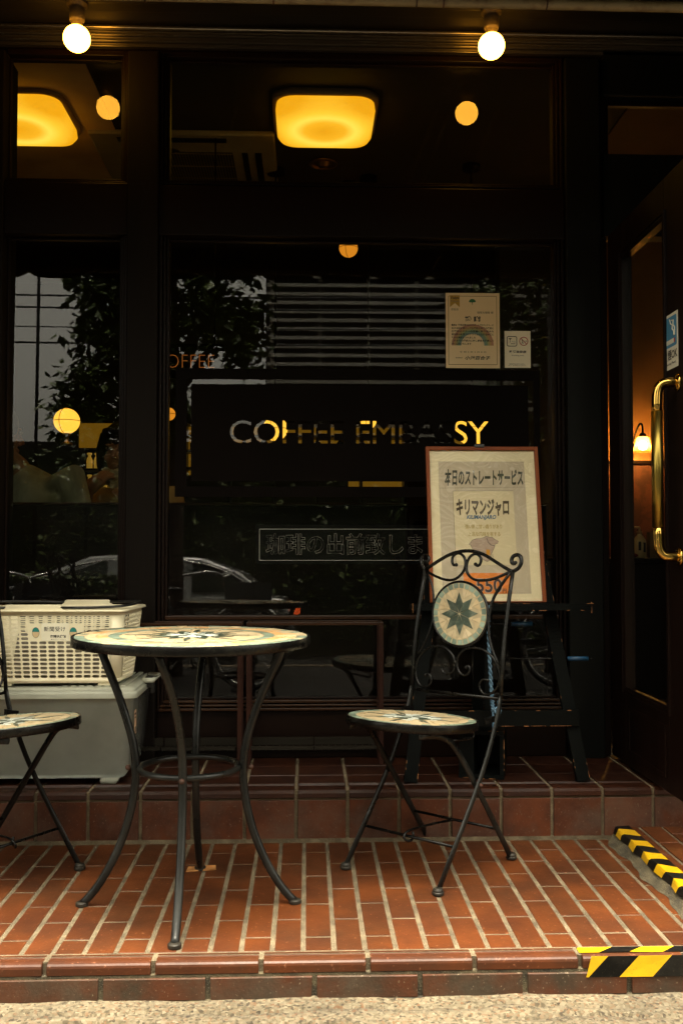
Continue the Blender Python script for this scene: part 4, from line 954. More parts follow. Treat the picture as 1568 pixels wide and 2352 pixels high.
for s_ in cu.splines:
    if s_.type == 'BEZIER':
        P = s_.bezier_points; L_ = []
        for i in range(len(P)):
            p, q_ = P[i], P[(i+1) % len(P)]; L_ += [Vector(v[:2]) for v in interpolate_bezier(p.co, p.handle_right, q_.handle_left, q_.co, 5)[:-1]]
    else: L_ = [Vector(p.co[:2]) for p in s_.points]
    out = []
    for v in L_:
        if not out or (v-out[-1]).length > 1e-5: out.append(v)
    loops.append(out)
bpy.data.objects.remove(to)
allp = [p for l in loops for p in l]
mnx, mxx = min(p[0] for p in allp), max(p[0] for p in allp); mny, mxy = min(p[1] for p in allp), max(p[1] for p in allp)
kx, ky = (tx1-tx0)/(mxx-mnx), (tz1-tz0)/(mxy-mny)
loops = [[Vector((tx0+(p[0]-mnx)*kx, tz0+(p[1]-mny)*ky)) for p in l] for l in loops] + [[Vector(p) for p in ((x0, z0), (x1, z0), (x1, z1), (x0, z1))]]
vv, ee = [], []
for l in loops: o_ = len(vv); vv += l; ee += [(o_+i, o_+(i+1) % len(l)) for i in range(len(l))]
ov, oe, of, _, _, _ = delaunay_2d_cdt(vv, ee, [], 0, 1e-6)
def inside(p):
    c_ = 0
    for l in loops:
        for i in range(len(l)):
            a_, b_ = l[i], l[(i+1) % len(l)]
            if (a_.y > p.y) != (b_.y > p.y) and p.x < (b_.x-a_.x)*(p.y-a_.y)/(b_.y-a_.y)+a_.x: c_ += 1
    return c_ % 2 == 1
keep = [f for f in of if inside(sum((ov[i] for i in f), Vector((0, 0)))/len(f))]
mb = MB(); mb.add([gsurf(v.x, v.y, .0030) for v in ov] , keep)
mb2 = mb; nv = len(ov); mb.add([gsurf(v.x, v.y, .0018) for v in ov], [tuple(reversed(f)) for f in keep])
mb.build('lettered_panel', M['film'], sg)
ox0, ox1, oz0, oz1 = gquad(404, 846, 1240, 1143); ix0, ix1, iz0, iz1 = gquad(430, 870, 1225, 1119)
mb = MB(); gpoly(mb, ox0, ox1, iz1, oz1, .0015, .004); gpoly(mb, ox0, ox1, oz0, iz0, .0015, .004); gpoly(mb, ox0, ix0, iz0, iz1, .0015, .004); gpoly(mb, ix1, ox1, iz0, iz1, .0015, .004)
mb.build('border', M['film'], sg)
# delivery notice plate
dp = empty('notice_plate', (.1, 3.69, .95), 'glossy black plate with white outlined Japanese delivery notice, partly behind the menu poster', 'sign')
x0, x1, z0, z1 = gquad(588, 1206, 1058, 1295); M['gloss'] = material('gloss_black_acrylic', (.006, .006, .006), .06, spec=.5); M['wline'] = material('white_line', (.55, .55, .5), .5)
gpoly(MB(), x0, x1, z0, z1, .0015, .0045).build('plate', M['gloss'], dp)
a0, a1, b0, b1 = gquad(596, 1215, 1050, 1287); t_ = .0011
mb = MB(); gpoly(mb, a0, a1, b1-t_, b1, .0046, .005); gpoly(mb, a0, a1, b0, b0+t_, .0046, .005); gpoly(mb, a0, a0+t_, b0+t_, b1-t_, .0046, .005); gpoly(mb, a1-t_, a1, b0+t_, b1-t_, .0046, .005)
mb.build('border_line', M['wline'], dp)
x0, x1, z0, z1 = gquad(612, 1229, 1018, 1273)
mb = MB(); mb.text('珈琲の出前致します', .082, lambda a, b, c: gsurf((x0+x1)/2+a, z0+.007+b, .0062+c), width=x1-x0, depth=.002, bold=.0013); mb.build('raised_letters', M['gloss'], dp)
cu = bpy.data.curves.new('t', 'FONT'); cu.body = '珈琲の出前致します'; cu.size = .082; cu.align_x = 'CENTER'; cu.fill_mode = 'NONE'; cu.bevel_depth = .00042; cu.bevel_resolution = 0; cu.offset = .0013; cu.resolution_u = 3
to = bpy.data.objects.new('t', cu); C.objects.link(to); me = bpy.data.meshes.new_from_object(to.evaluated_get(bpy.context.evaluated_depsgraph_get()))
xs_l = [v.co.x for v in me.vertices]; k_ = (x1-x0)/(max(xs_l)-min(xs_l)) if xs_l else 1
mb = MB(); mb.add([gsurf((x0+x1)/2+v.co.x*k_, z0+.007+v.co.y, .0075+v.co.z) for v in me.vertices], [tuple(p.vertices) for p in me.polygons]); bpy.data.objects.remove(to)
M['wthin'] = vary(material('worn_white_outline', (.55, .55, .5), .4), (.06, .06, .06), 30, 5, .42, .6)
mb.build('letter_outline', M['wthin'], dp)

# certificate of thanks
ce = empty('certificate', (.6, 3.69, 1.7), 'cream paper certificate with a pale rainbow taped to the wide window', 'notice')
x0, x1, z0, z1 = gquad(1023, 672, 1147.5, 846); CW, CH = x1-x0, z1-z0
M['cpaper'] = vary(material('cream_certificate_paper', (.86, .68, .42), .7), (.80, .62, .38), 3, 3)
cs = gpoly(MB(), x0, x1, z0, z1, .0015, .0022).build('sheet', M['cpaper'], ce)
def cq(px, py): return x0+(px-55)/(970-55)*CW, z1-(py-47)/(1335-47)*CH
def cpoly(pts, name, mat, c=.0023, par=cs): return MB().prism([cq(*p) for p in pts], c, c+.0002, gsurf).build(name, mat, par)
M['gold'] = material('brown_gold_print', (.25, .145, .05), .6); M['cgreen'] = material('green_print', (.02, .13, .045), .6); M['cyel'] = material('ochre_print', (.45, .26, .03), .6)
mb = MB()
for q_ in (((97, 98), (925, 98), (925, 106), (97, 106)), ((97, 1270), (925, 1270), (925, 1280), (97, 1280)), ((97, 107), (106, 107), (106, 1269), (97, 1269)), ((916, 107), (925, 107), (925, 1269), (916, 1269))): mb.prism([cq(*p) for p in q_], .0023, .0025, gsurf)
mb.build('printed_border', M['gold'], cs)
rb = MB(); rcols = [(.46, .235, .155), (.48, .30, .13), (.37, .35, .15), (.20, .30, .19), (.18, .27, .25)]
RM = [material('rainbow_print', c_, .7) for c_ in rcols]
cx_, cyy = 510, 948
for k, (ro, ri) in enumerate(((355, 320), (320, 285), (285, 258), (258, 230), (230, 196))):
    rb.m = k
    for s_ in range(28):
        a0, a1 = RAD(180*s_/28), RAD(180*(s_+1)/28)
        rb.prism([cq(cx_+r_*cos(a), cyy-r_*sin(a)*(1.03)) for r_, a in ((ri, a0), (ro, a0), (ro, a1), (ri, a1))], .0023, .00235, gsurf)
rb.build('rainbow', RM, cs)
cpoly([(127, 88), (292, 88), (292, 292), (212, 222), (127, 292)], 'ribbon_mark', M['cyel'], .0027)
fan = [(508, 262), (500, 205), (478, 208), (450, 200)] + [(508-58*cos(RAD(a)), 200-52*sin(RAD(a))) for a in range(10, 171, 16)] + [(566, 200), (538, 208), (516, 205)]
cpoly(fan, 'leaf_mark', M['cgreen'])
def ctext(mb, t, px, py, hpx, wpx=None, align='CENTER', bold=0, shear=0):
    a, b = cq(px, py); kk = CH/1288; mb.text(t, hpx*kk*1.12, lambda x, y, z: gsurf(a+x, b+y, .0026+z), align=align, width=(wpx*kk) if wpx else None, depth=.0001, bold=bold, shear=shear)
lt = MB()
ctext(lt, '認証店', 208, 345, 36, 125, shear=.1); ctext(lt, '珈琲大使館 様', 725, 398, 38, 275)
ctext(lt, '感 謝', 510, 528, 86, 275, bold=.0007)
for i, (t, xa, wd) in enumerate((('貴店は「徹底点検TOKYOサポートプロジェクト」に', 510, 720), ('おける認証店として感染防止対策の徹底と', 510, 718), ('感染防止マナーの定着に取り組まれ', 510, 722), ('東京都の新型コロナウイルス感染症対策に', 510, 720), ('多大な貢献をされました', 355, 412), ('これまでの御協力に対し都民を代表して', 510, 715), ('深く感謝いたします', 318, 335))):
    ctext(lt, t, xa, 612+i*53.5, 34, wd, bold=.00022)
ctext(lt, '令 和 5 年 5 月 8 日', 512, 1070, 26, 450); ctext(lt, '東京都知事', 275, 1168, 22, 115); ctext(lt, '小池百合子', 585, 1185, 60, 430, bold=.0004, shear=.2)
lt.build('lettering', M['ink'], cs)
lt = MB(); ctext(lt, 'Tokyo', 205, 148, 46, 145, bold=.0004, shear=.3); lt.build('ribbon_lettering', M['ink'], cs).location.y = -.0003
lt = MB(); ctext(lt, 'Tokyo', 208, 205, 42, 145); lt.build('ribbon_lettering', material('grey_print', (.16, .17, .13), .6), cs).location.y = -.0003

# smoking area sticker
ss = empty('smoking_sticker', (.8, 3.69, 1.6), 'small white smoking area sticker with two pictograms beside the certificate', 'sticker')
x0, x1, z0, z1 = gquad(1158, 760, 1218, 845); CW2, CH2, X2, Z2 = x1-x0, z1-z0, x0, z1
M['wst'] = vary(material('white_sticker', (.85, .76, .58), .5), (.78, .70, .53), 3, 3)
s0 = gpoly(MB(), x0, x1, z0, z1, .0015, .002).build('sheet', M['wst'], ss)
def sq(px, py): return X2+(px-1043)/(1481-1043)*CW2, Z2-(py-700)/(1323-700)*CH2
mb = MB()
def rr_ring(mb, x_0, x_1, y_0, y_1, r, t, q, c0, c1, fn):
    A = roundrect(x_0, x_1, y_0, y_1, r); B = roundrect(x_0+t, x_1-t, y_0+t, y_1-t, r-t); n = len(A)
    for k in range(n):
        j = (k+1) % n; mb.prism([q(*A[k]), q(*A[j]), q(*B[j]), q(*B[k])], c0, c1, fn)
rr_ring(mb, 1080, 1254, 786, 962, 32, 12, sq, .0021, .0023, gsurf)
for pl in ([(1110, 822), (1165, 822), (1140, 850), (1140, 885), (1156, 890), (1118, 890), (1134, 885), (1134, 850)], [(1148, 912), (1222, 912), (1222, 922), (1148, 922)]): mb.prism([sq(*p) for p in pl], .0021, .0023, gsurf)
sf = lambda pts, r_: mb.tube([gsurf(*sq(*p), .0023) for p in pts], r_, 6)
sf([(1170, 868), (1180, 885), (1196, 883), (1202, 900)], .0005); sf([(1195, 872), (1218, 876), (1220, 900)], .0005)
# walking figure and number
mb.lathe([(.0001, 0), (.0013, .0001)], gsurf(*sq(1349, 833), .0023), 12, Matrix.Rotation(pi/2, 4, 'X'))
sf([(1346, 848), (1344, 880), (1330, 915)], .0010); sf([(1344, 880), (1354, 895), (1358, 920)], .0009); sf([(1346, 850), (1330, 868)], .0006); sf([(1346, 852), (1362, 868), (1372, 866)], .0006)
kk = CH2/623
for t, px, py, hp, wp, bd in (('20', 1400, 884, 34, 40, 0), ('喫煙目的店', 1265, 1068, 40, 285, .0004), ('Smoking area', 1262, 1122, 30, 210, 0), ('20歳未満の方は立ち入れません。', 1258, 1266, 15, 270, .0001), ('喫煙により、健康に悪影響を及ぼす可能性があります。', 1260, 1292, 12, 305, 0)):
    a, b = sq(px, py); mb.text(t, hp*kk*1.1, (lambda a, b: lambda x, y, z: gsurf(a+x, b+y, .0022+z))(a, b), width=wp*kk, depth=.0001, bold=bd)
mb.build('print', M['ink'], s0)
mb = MB(); M['cred'] = material('red_print', (.34, .02, .015), .5)
for k in range(32):
    a0, a1 = 2*pi*k/32, 2*pi*(k+1)/32; mb.prism([sq(1366+r_*cos(a), 873+r_*sin(a)) for r_, a in ((63, a0), (76, a0), (76, a1), (63, a1))], .0024, .0026, gsurf)
mb.prism([sq(*p) for p in ((1318, 832), (1326, 823), (1414, 914), (1406, 923))], .0024, .0026, gsurf)
mb.build('ban_ring', M['cred'], s0)

# door sticker (on the leaf's face, towards the terrace)
ds = empty('smoking_ok_sticker', (1.126, 2.99, 1.58), 'blue and white smoking OK sticker on the open door above the brass handle', 'sticker')
df = lambda a, b, c: (dx0-.0006-c, 3.062-a, 1.497+b)       # a grows towards the street
M['dwhite'] = vary(material('white_door_sticker', (.62, .58, .46), .5), (.56, .53, .42), 4, 3); M['dblue'] = material('blue_print', (.05, .19, .32), .5)
d0 = MB().prism([(0, 0), (.125, 0), (.125, .172), (0, .172)], 0, .0006, df).build('sheet', M['dwhite'], ds)
MB().prism([(p[0], p[1]) for p in roundrect(.010, .115, .068, .163, .008)], .0007, .0009, df).build('blue_field', M['dblue'], d0)
mb = MB(); mb.prism([(.018, .078), (.092, .078), (.092, .092), (.018, .092)], .001, .0012, df)
for pl in ([(.095, .10), (.093, .115), (.080, .122), (.083, .135), (.068, .140), (.060, .155)], [(.100, .10), (.100, .125), (.088, .133), (.090, .148), (.074, .150)]): mb.tube([df(a, b, .0012) for a, b in pl], .0022, 6)
mb.build('cigarette_pictogram', M['dwhite'], d0)
MB().prism([(.093, .078), (.101, .078), (.101, .092), (.093, .092)], .001, .0012, df).build('ember', M['cred'], d0)
mb = MB(); mb.text('喫煙OK', .034, lambda x, y, z: df(.0625+x, .032+y, .0008+z), width=.108, depth=.0002, bold=.0008); mb.text('Smoking Place!', .011, lambda x, y, z: df(.0625+x, .014+y, .0008+z), width=.085, depth=.0002, bold=.0001)
mb.build('lettering', M['ink'], d0)

# ---------------------------------------------------------------- hazard tapes
def clip(poly, L_):
    for sgn, lim in ((1, 0), (-1, -L_)):
        out = []
        for i in range(len(poly)):
            a, b = poly[i], poly[(i+1) % len(poly)]; ia, ib = sgn*a[0] >= lim, sgn*b[0] >= lim
            if ia: out.append(a)
            if ia != ib: t = (lim/sgn-a[0])/(b[0]-a[0]); out.append((lim/sgn, a[1]+t*(b[1]-a[1])))
        poly = out
        if not poly: return poly
    return poly
def tape(fn, L_, Wd, label, period=.149, duty=.52, slant=1.0, phase=0, nw=1, name='hazard_tape'):
    mb = MB(); k = -6
    while k*period < L_+period*4:
        s0 = k*period+phase
        for m_, a, b in ((0, s0, s0+period*duty), (1, s0+period*duty, s0+period)):
            for j in range(nw):
                w0, w1 = Wd*j/nw, Wd*(j+1)/nw
                p = clip([(a+slant*w0, w0), (b+slant*w0, w0), (b+slant*w1, w1), (a+slant*w1, w1)], L_)
                if len(p) > 2: mb.m = m_; mb.prism(p, 0, .0006, fn)
        k += 1
    return tag(mb.build(name, [M['yellow'], M['blackt']]), label, 'tape')
xt = W(1322, 2180, 2.33).x
tape(lambda a, b, c: (xt+a+.01*(b > .03)*(a < .002), 2.3025+b, .0012+c+(.0010*sin(a*60)*(b < .003))), 1.6, .030, 'yellow and black tape strip lying on top of the step edge', slant=1.25, phase=-.03)
tz0 = W(1400, 2242, 2.281).z; tz1 = W(1400, 2194, 2.281).z
tape(lambda a, b, c: (xt+.005+a+.012*(b/(tz1-tz0))*(a < .001)+.004*(a < .001), 2.2772-c+.0006*sin(a*23+b*70), tz0+b-.0005*sin(a*11)), 1.6, tz1-tz0, 'wide yellow and black tape strip on the front face of the lower step', slant=.95, phase=-.068)
def padtape(a, b, c):
    # folded over the pad's edge: b = 0 low on the side, rising, then flat on top
    h = .022
    wv = .0018*sin(a*55)+.0012*sin(a*131)
    if b <= h: return (PX-.003-c*1.0+wv-.008*(1-b/h)*(.6+.4*sin(a*38)), 3.172-a-.004*sin(a*41+b*60), .0225+b)
    return (PX-.002+(b-h), 3.172-a-.004*sin(a*41+b*60), .0450+c+wv*.5*max(0, 1-(b-h)*30))
tape(padtape, .74, .068, 'crumpled yellow and black tape folded over the edge of the entrance pad', period=.118, duty=.5, slant=.45, phase=.02, nw=12)
tape(lambda a, b, c: (1.03+a, 2.481+b, PZ+.0012+c), 1.0, .034, 'short yellow and black tape on the front corner of the entrance pad', slant=1.2, phase=-.03)

# ---------------------------------------------------------------- inside the cafe
def glow(name, col, s_, c2=None, scale=3):
    m = bpy.data.materials.new(name); m.use_nodes = True; N = m.node_tree.nodes; L = m.node_tree.links; b = N['Principled BSDF']
    b.inputs['Base Color'].default_value = (.8, .6, .3, 1); b.inputs['Emission Strength'].default_value = s_; b.inputs['Emission Color'].default_value = (*col, 1)
    return m
M['lampshade'] = glow('lit_acrylic_shade', (1, .40, .012), .72)
nt_ = M['lampshade'].node_tree; N = nt_.nodes; L = nt_.links           # brighter ring where the round tube sits behind the acrylic
tc = N.new('ShaderNodeTexCoord'); vl = N.new('ShaderNodeVectorMath'); vl.operation = 'LENGTH'
mpn = N.new('ShaderNodeMapping'); mpn.inputs['Scale'].default_value = (1, 1, 0); L.new(tc.outputs['Object'], mpn.inputs[0]); L.new(mpn.outputs[0], vl.inputs[0])
rmp = N.new('ShaderNodeValToRGB'); e = rmp.color_ramp.elements; e[0].position = 0; e[0].color = (.9, .36, .006, 1); e[1].position = 1; e[1].color = (.75, .25, .002, 1)
for p_, c_ in ((.10, (1.0, .46, .018)), (.15, (1.2, .76, .09)), (.20, (1.12, .60, .035)), (.27, (.92, .38, .007))): q_ = e.new(p_); q_.color = (*c_, 1)
L.new(vl.outputs['Value'], rmp.inputs[0]); L.new(rmp.outputs[0], N['Principled BSDF'].inputs['Emission Color']); N['Principled BSDF'].inputs['Emission Strength'].default_value = .20
def ceiling_lamp(x0, x1, y0, y1, label):
    cx_, cy__ = (x0+x1)/2, (y0+y1)/2; hx_, hy_ = (x1-x0)/2, (y1-y0)/2
    r = empty('ceiling_lamp', (cx_, cy__, IZ), label, 'ceiling lamp', 'square lit ceiling lamps', absolute=False)
    mb = MB(); loft(mb, [(roundrect(-hx_, hx_, -hy_, hy_, .09), -.03), (roundrect(-hx_-.004, hx_+.004, -hy_-.004, hy_+.004, .09), -.06), (roundrect(-hx_+.012, hx_-.012, -hy_+.012, hy_-.012, .085), -.085), (roundrect(-hx_+.05, hx_-.05, -hy_+.05, hy_-.05, .06), -.097)])
    mb.build('lamp_shade', M['lampshade'], r)
    mb = MB(); loft(mb, [(roundrect(-hx_-.02, hx_+.02, -hy_-.02, hy_+.02, .1), -.001), (roundrect(-hx_-.02, hx_+.02, -hy_-.02, hy_+.02, .1), -.029)]); mb.build('base', M['in_wall'], r)
ceiling_lamp(-.148, .318, 4.52, 5.0, 'square lit ceiling lamp seen through the wide upper pane')
ceiling_lamp(-1.66, -1.165, 4.55, 5.03, 'square lit ceiling lamp seen through the small left upper pane')
# air conditioner cassette and detector in the ceiling
M['acw'] = vary(material('ivory_ac_plastic', (.42, .34, .2), .5), (.32, .26, .15), 6, 4)
ac = empty('air_conditioner', (-.65, 5.45, IZ), 'square ivory ceiling air conditioner with a slotted grille', 'air conditioner')
mb = MB(); mb.box(-1.12, -.17, 4.98, 5.9, IZ-.03, IZ-.001); mb.build('housing', M['acw'], ac, bevel=.01)
mb = MB(); mb.box(-.98, -.42, 5.02, 5.07, IZ-.034, IZ-.0305); mb.box(-.35, -.32, 5.2, 5.7, IZ-.034, IZ-.0305); mb.box(-.28, -.245, 5.2, 5.7, IZ-.034, IZ-.0305); mb.box(-.95, -.40, 5.2, 5.72, IZ-.034, IZ-.0305); mb.build('air_slot', M['blackp'], ac)
mb = MB()
for k in range(36): mb.box(-.945+k*.0152, -.942+k*.0152, 5.2, 5.72, IZ-.038, IZ-.0345)
for k in range(4): mb.box(-.95, -.40, 5.2+k*.173, 5.204+k*.173, IZ-.040, IZ-.0382)
mb.build('grille', M['acw'], ac)
tag(MB().lathe([(.078, -.003), (.082, -.006), (.078, -.010), (.066, -.008), (.064, -.003), (.03, -.006), (.028, -.02), (.01, -.022), (.0001, -.022)], (W(742, 377, 5.40).x, 5.40, IZ), 32).build('fire_detector', material('detector_metal', (.35, .2, .06), .3, .8)), 'small round fire detector on the dark ceiling behind the upper pane', 'detector')
M['lglobe'] = glow('lit_opal_globe', (1.0, .47, .045), .27); M['lcore'] = glow('lamp_core', (1.0, .78, .25), 3.2)
M['dimglobe'] = glow('dim_amber_bulb', (1.0, .32, .02), .13)
def pendant(px, py, Y, rad, label, mat='lglobe', lamp='wire_globe_lamp', stem=True, up=True, group=None):
    p = W(px, py, Y); r = empty(lamp, p, label, 'lamp', group, absolute=False)
    MB().ball((0, 0, 0), rad, 24, (1, 1, .98)).build('globe', M[mat], r)
    mb = MB(); mb.tube([(rad*1.03*cos(2*pi*k/32), rad*1.03*sin(2*pi*k/32), 0) for k in range(32)], .0016, 6, closed=True); mb.tube([(-.35*rad*1.03*0+rad*1.03*cos(2*pi*k/32)*.35, rad*1.03*cos(2*pi*k/32)*.93, rad*1.03*sin(2*pi*k/32)) for k in range(32)], .0016, 6, closed=True)
    mb.build('wire_guard', M['brass_b'], r)
    if up:
        MB().tube([(0, 0, rad), (0, 0, IZ-p.z-.01)], .005, 8).lathe([(.02, rad*.95), (.022, rad*1.25), (.012, rad*1.5), (.001, rad*1.5)], (0, 0, 0), 16).lathe([(.05, IZ-p.z-.03), (.05, IZ-p.z-.002), (.001, IZ-p.z-.001)], (0, 0, 0), 16).build('cord', M['film'], r)
    else:
        MB().lathe([(.03, -rad*1.9), (.03, -rad*1.75), (.012, -rad*1.6), (.010, -rad*1.2), (.024, -rad*.98), (.001, -rad*.9)], (0, 0, 0), 20).build('lamp_base', M['brass_b'], r)
    return r
pendant(154, 967, 4.9, .064, 'round glowing globe lamp with a wire guard behind the left window', up=False)
pendant(632, 985, 5.5, .070, 'glowing globe lamp behind the first letters of the window sign', group='globe lamps behind the cut out sign')
pendant(846, 968, 5.6, .045, 'small glowing lamp behind the middle letters of the window sign', group='globe lamps behind the cut out sign')
pendant(1084, 985, 5.4, .095, 'glowing globe lamp behind the last letters of the window sign', group='globe lamps behind the cut out sign')
pendant(388, 951, 5.2, .035, 'small orange lamp just right of the brown pillar behind the wide window', 'dimglobe', 'small_lamp')
pendant(800, 570, 5.7, .055, 'small amber glass bulb hanging behind the wide window', 'dimglobe', 'amber_bulb')
p_ = W(800, 563, 4.9)
# booth partition with a varnished top rail
pt_ = empty('booth_partition', (0, 3.98, UZ), 'dark wooden booth partition with a varnished top rail behind the windows', 'partition')
MB().box(-2.6, .97, 3.955, 3.99, UZ+.003, 1.112).build('panel', M['wood_h'], pt_, bevel=.002)
MB().box(-2.6, .97, 3.945, 4.0, 1.1125, 1.122).build('top_rail', M['orange_rail'], pt_, bevel=.003)
# emissive panels added in place of an amber lamp-lit wall; shelf of glass jars
M['amberp'] = glow('amber_glow_panel', (.42, .19, .012), .05); M['amberp'].node_tree.nodes['Principled BSDF'].inputs['Base Color'].default_value = (.06, .03, .008, 1); vary(M['amberp'], (.012, .006, .002), 7, 7, .42, .6)
tag(MB().box(W(182, 1000, 6.0).x, W(300, 1000, 6.0).x, 6.0, 6.02, W(200, 1028, 6).z, W(200, 972, 6).z).build('glow_panel', M['amberp']), 'amber lit panel behind the left window, right of the globe lamp', 'screen')
tag(MB().box(W(430, 1000, 6.3).x, W(785, 1000, 6.3).x, 6.3, 6.32, W(200, 1090, 6.3).z, W(200, 978, 6.3).z).build('glow_panel', M['amberp']), 'added amber glow panel behind the left end of the window sign', 'screen')
tag(MB().box(W(800, 1000, 6.3).x, W(925, 1000, 6.3).x, 6.3, 6.32, W(200, 1116, 6.3).z, W(200, 975, 6.3).z).build('glow_panel', M['amberp']), 'amber glow panel behind the middle of the window sign', 'screen')
tag(MB().box(W(1040, 1000, 6.3).x, W(1290, 1000, 6.3).x, 6.3, 6.32, W(200, 1100, 6.3).z, W(200, 985, 6.3).z).build('glow_panel', M['amberp']), 'amber glow panel behind the right end of the window sign', 'screen')
M['jar'] = glow('glowing_jar_glass', (.5, .27, .03), .06); M['jar'].node_tree.nodes['Principled BSDF'].inputs['Roughness'].default_value = .1  # emission puts a lamplit glow into the jars themselves
shf = tag(MB().box(W(195, 1000, 5.7).x, W(285, 1000, 5.7).x, 5.62, 5.8, W(200, 1128, 5.7).z-.02, W(200, 1128, 5.7).z).box(W(195, 1000, 5.7).x, W(285, 1000, 5.7).x, 5.62, 5.8, W(200, 1078, 5.7).z-.012, W(200, 1078, 5.7).z).build('jar_shelf', M['wood_h']), 'two dark shelves holding glass jars behind the left window', 'shelf')
jar0 = None
for j, yy in enumerate((1078, 1128)):
    for k in range(5):
        q_ = W(206+k*17, yy, 5.7)
        if jar0 is None:
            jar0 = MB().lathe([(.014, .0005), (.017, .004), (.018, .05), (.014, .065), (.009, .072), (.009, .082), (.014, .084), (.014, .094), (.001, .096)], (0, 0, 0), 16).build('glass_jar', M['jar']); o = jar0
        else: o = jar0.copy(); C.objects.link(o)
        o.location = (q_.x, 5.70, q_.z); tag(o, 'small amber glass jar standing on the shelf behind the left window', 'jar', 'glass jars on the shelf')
cp(MB().box(-3.0, -.98, 3.86, 6.6, IZ-.012, IZ-.002), 'ceiling_panel', vary(material('warm_lit_ceiling_board', (.8, .52, .22), .7), (.62, .38, .16), 3, 5), 0)  # lighter ceiling part, warm lamplight put into its amber colour
cp(MB().box(1.55, 3.3, 3.86, 6.0, IZ-.012, IZ-.002), 'ceiling_panel', vary(material('transom_fill_board', (.16, .09, .04), .7), (.11, .06, .03), 3, 5), 0)  # board added to brighten the view through the door transom
# shelf and bottles added to break up the amber glow in the letters
bs = empty('added_bottle_shelf', (.1, 6.2, UZ), 'added dark shelf unit with bottles breaking up the glow behind the window sign', 'shelf')
sx0, sx1 = W(425, 1000, 6.2).x, W(930, 1000, 6.2).x
for k, yy in enumerate((973, 1002, 1036, 1075, 1120)): z = W(600, yy, 6.2).z; MB().box(sx0+.016, sx1-.016, 6.12, 6.27, z-.014, z).build('shelf_board', M['wood_h'], bs)
for k in range(6): x = sx0+(sx1-sx0-.015)*k/5; MB().box(x, x+.015, 6.118, 6.272, UZ+.003, W(600, 966, 6.2).z).build('upright', M['wood'], bs)
M['dbottle'] = material('dark_bottle_glass', (.02, .012, .005), .15)
b0 = MB().lathe([(.02, .0005), (.026, .004), (.027, .05), (.014, .068), (.010, .074), (.010, .090), (.012, .092), (.001, .093)], (0, 0, 0), 14).build('bottle', M['dbottle'])
rnd = random.Random(3); first = True
for yy in (1036, 1075):
    for k in range(9):
        o = b0 if first else b0.copy()
        if not first: C.objects.link(o)
        first = False
        o.location = (sx0+.07+k*(sx1-sx0-.14)/8.4+rnd.uniform(-.02, .02), 6.19, W(600, yy, 6.2).z+.0005); o.scale = (1, 1, rnd.uniform(.75, 1.0)); tag(o, 'dark bottle added on the shelf unit behind the window sign', 'bottle', 'dark bottles on the shelf unit')
# wall lamp, dado and counter seen through the door
m = bpy.data.materials.new('frosted_shade_glass'); m.use_nodes = True; N = m.node_tree.nodes; L = m.node_tree.links; N.clear()
o = N.new('ShaderNodeOutputMaterial'); t = N.new('ShaderNodeBsdfTransparent'); em = N.new('ShaderNodeEmission'); tl = N.new('ShaderNodeBsdfTranslucent'); ad = N.new('ShaderNodeAddShader'); mxx_ = N.new('ShaderNodeMixShader')
em.inputs[0].default_value = (1, .36, .03, 1); em.inputs[1].default_value = .12; tl.inputs[0].default_value = (.8, .5, .2, 1); mxx_.inputs[0].default_value = .5
L.new(em.outputs[0], ad.inputs[0]); L.new(tl.outputs[0], ad.inputs[1]); L.new(t.outputs[0], mxx_.inputs[1]); L.new(ad.outputs[0], mxx_.inputs[2]); L.new(mxx_.outputs[0], o.inputs[0]); M['shade'] = m
wl = empty('wall_lamp', W(1475, 1018, 5.95), 'glowing glass wall lamp on a curved iron arm inside the door', 'wall lamp')
p = W(1475, 1020, 5.95)
def at(dx, dy, dz): return (p.x+dx, p.y+dy, p.z+dz)
MB().lathe([(.024, .045), (.036, .038), (.046, .0), (.058, -.035), (.076, -.046)], p, 28, None, False).build('glass_shade', M['shade'], wl, fix=False, solid=.002)
MB().ball(at(0, 0, -.012), .026, 16).build('bulb', glow('white_hot_bulb', (1, .45, .09), 90), wl)
MB().tube([at(-.045, .13, -.01), at(-.03, .10, .02), at(-.025, .03, .095), at(-.02, 0, .125), at(-.005, -.005, .125), at(0, 0, .095), at(0, 0, .06)], .006, 10, smoothpath=2).lathe([(.020, .044), (.024, .055), (.012, .07), (.001, .071)], p, 20).lathe([(.045, 0), (.045, .01), (.02, .02), (.001, .021)], at(-.045, .148, -.01), 20, Matrix.Rotation(pi/2, 4, 'X')).build('arm', M['iron'], wl)
cp(MB().box(1.8, 3.4, 6.07, 6.099, W(1480, 1066, 6.08).z, W(1480, 1058, 6.08).z), 'dado_rail', M['wood_h'])
M['wp'] = vary(material('red_damask_wallpaper', (.10, .03, .015), .6), (.05, .015, .008), 14, 8, .45, .55)
cp(MB().box(1.8, 3.4, 6.085, 6.098, UZ, W(1480, 1067, 6.08).z), 'wallpaper_dado', M['wp'])
ct_ = empty('service_counter', (1.9, 5.2, UZ), 'dark counter standing inside the open door', 'counter')
MB().box(1.25, 2.7, 4.98, 5.5, UZ+.003, .865).build('cabinet', M['wood_h'], ct_, bevel=.003); MB().box(1.22, 2.74, 4.94, 5.54, .866, .886).build('worktop', M['wood_h'], ct_, bevel=.004)
so = empty('soap_bottle', W(1468, 1279, 5.05), 'pale pump bottle of hand sanitiser standing on the counter inside the door', 'bottle'); q_ = Vector((W(1468, 1279, 5.05).x, 5.05, .8865))
M['bott'] = material('cream_bottle', (.6, .45, .22), .4); 
MB().lathe([(.030, 0), (.034, .006), (.035, .07), (.033, .09), (.020, .112), (.013, .118), (.013, .126), (.001, .127)], q_, 28).build('bottle_body', M['bott'], so)
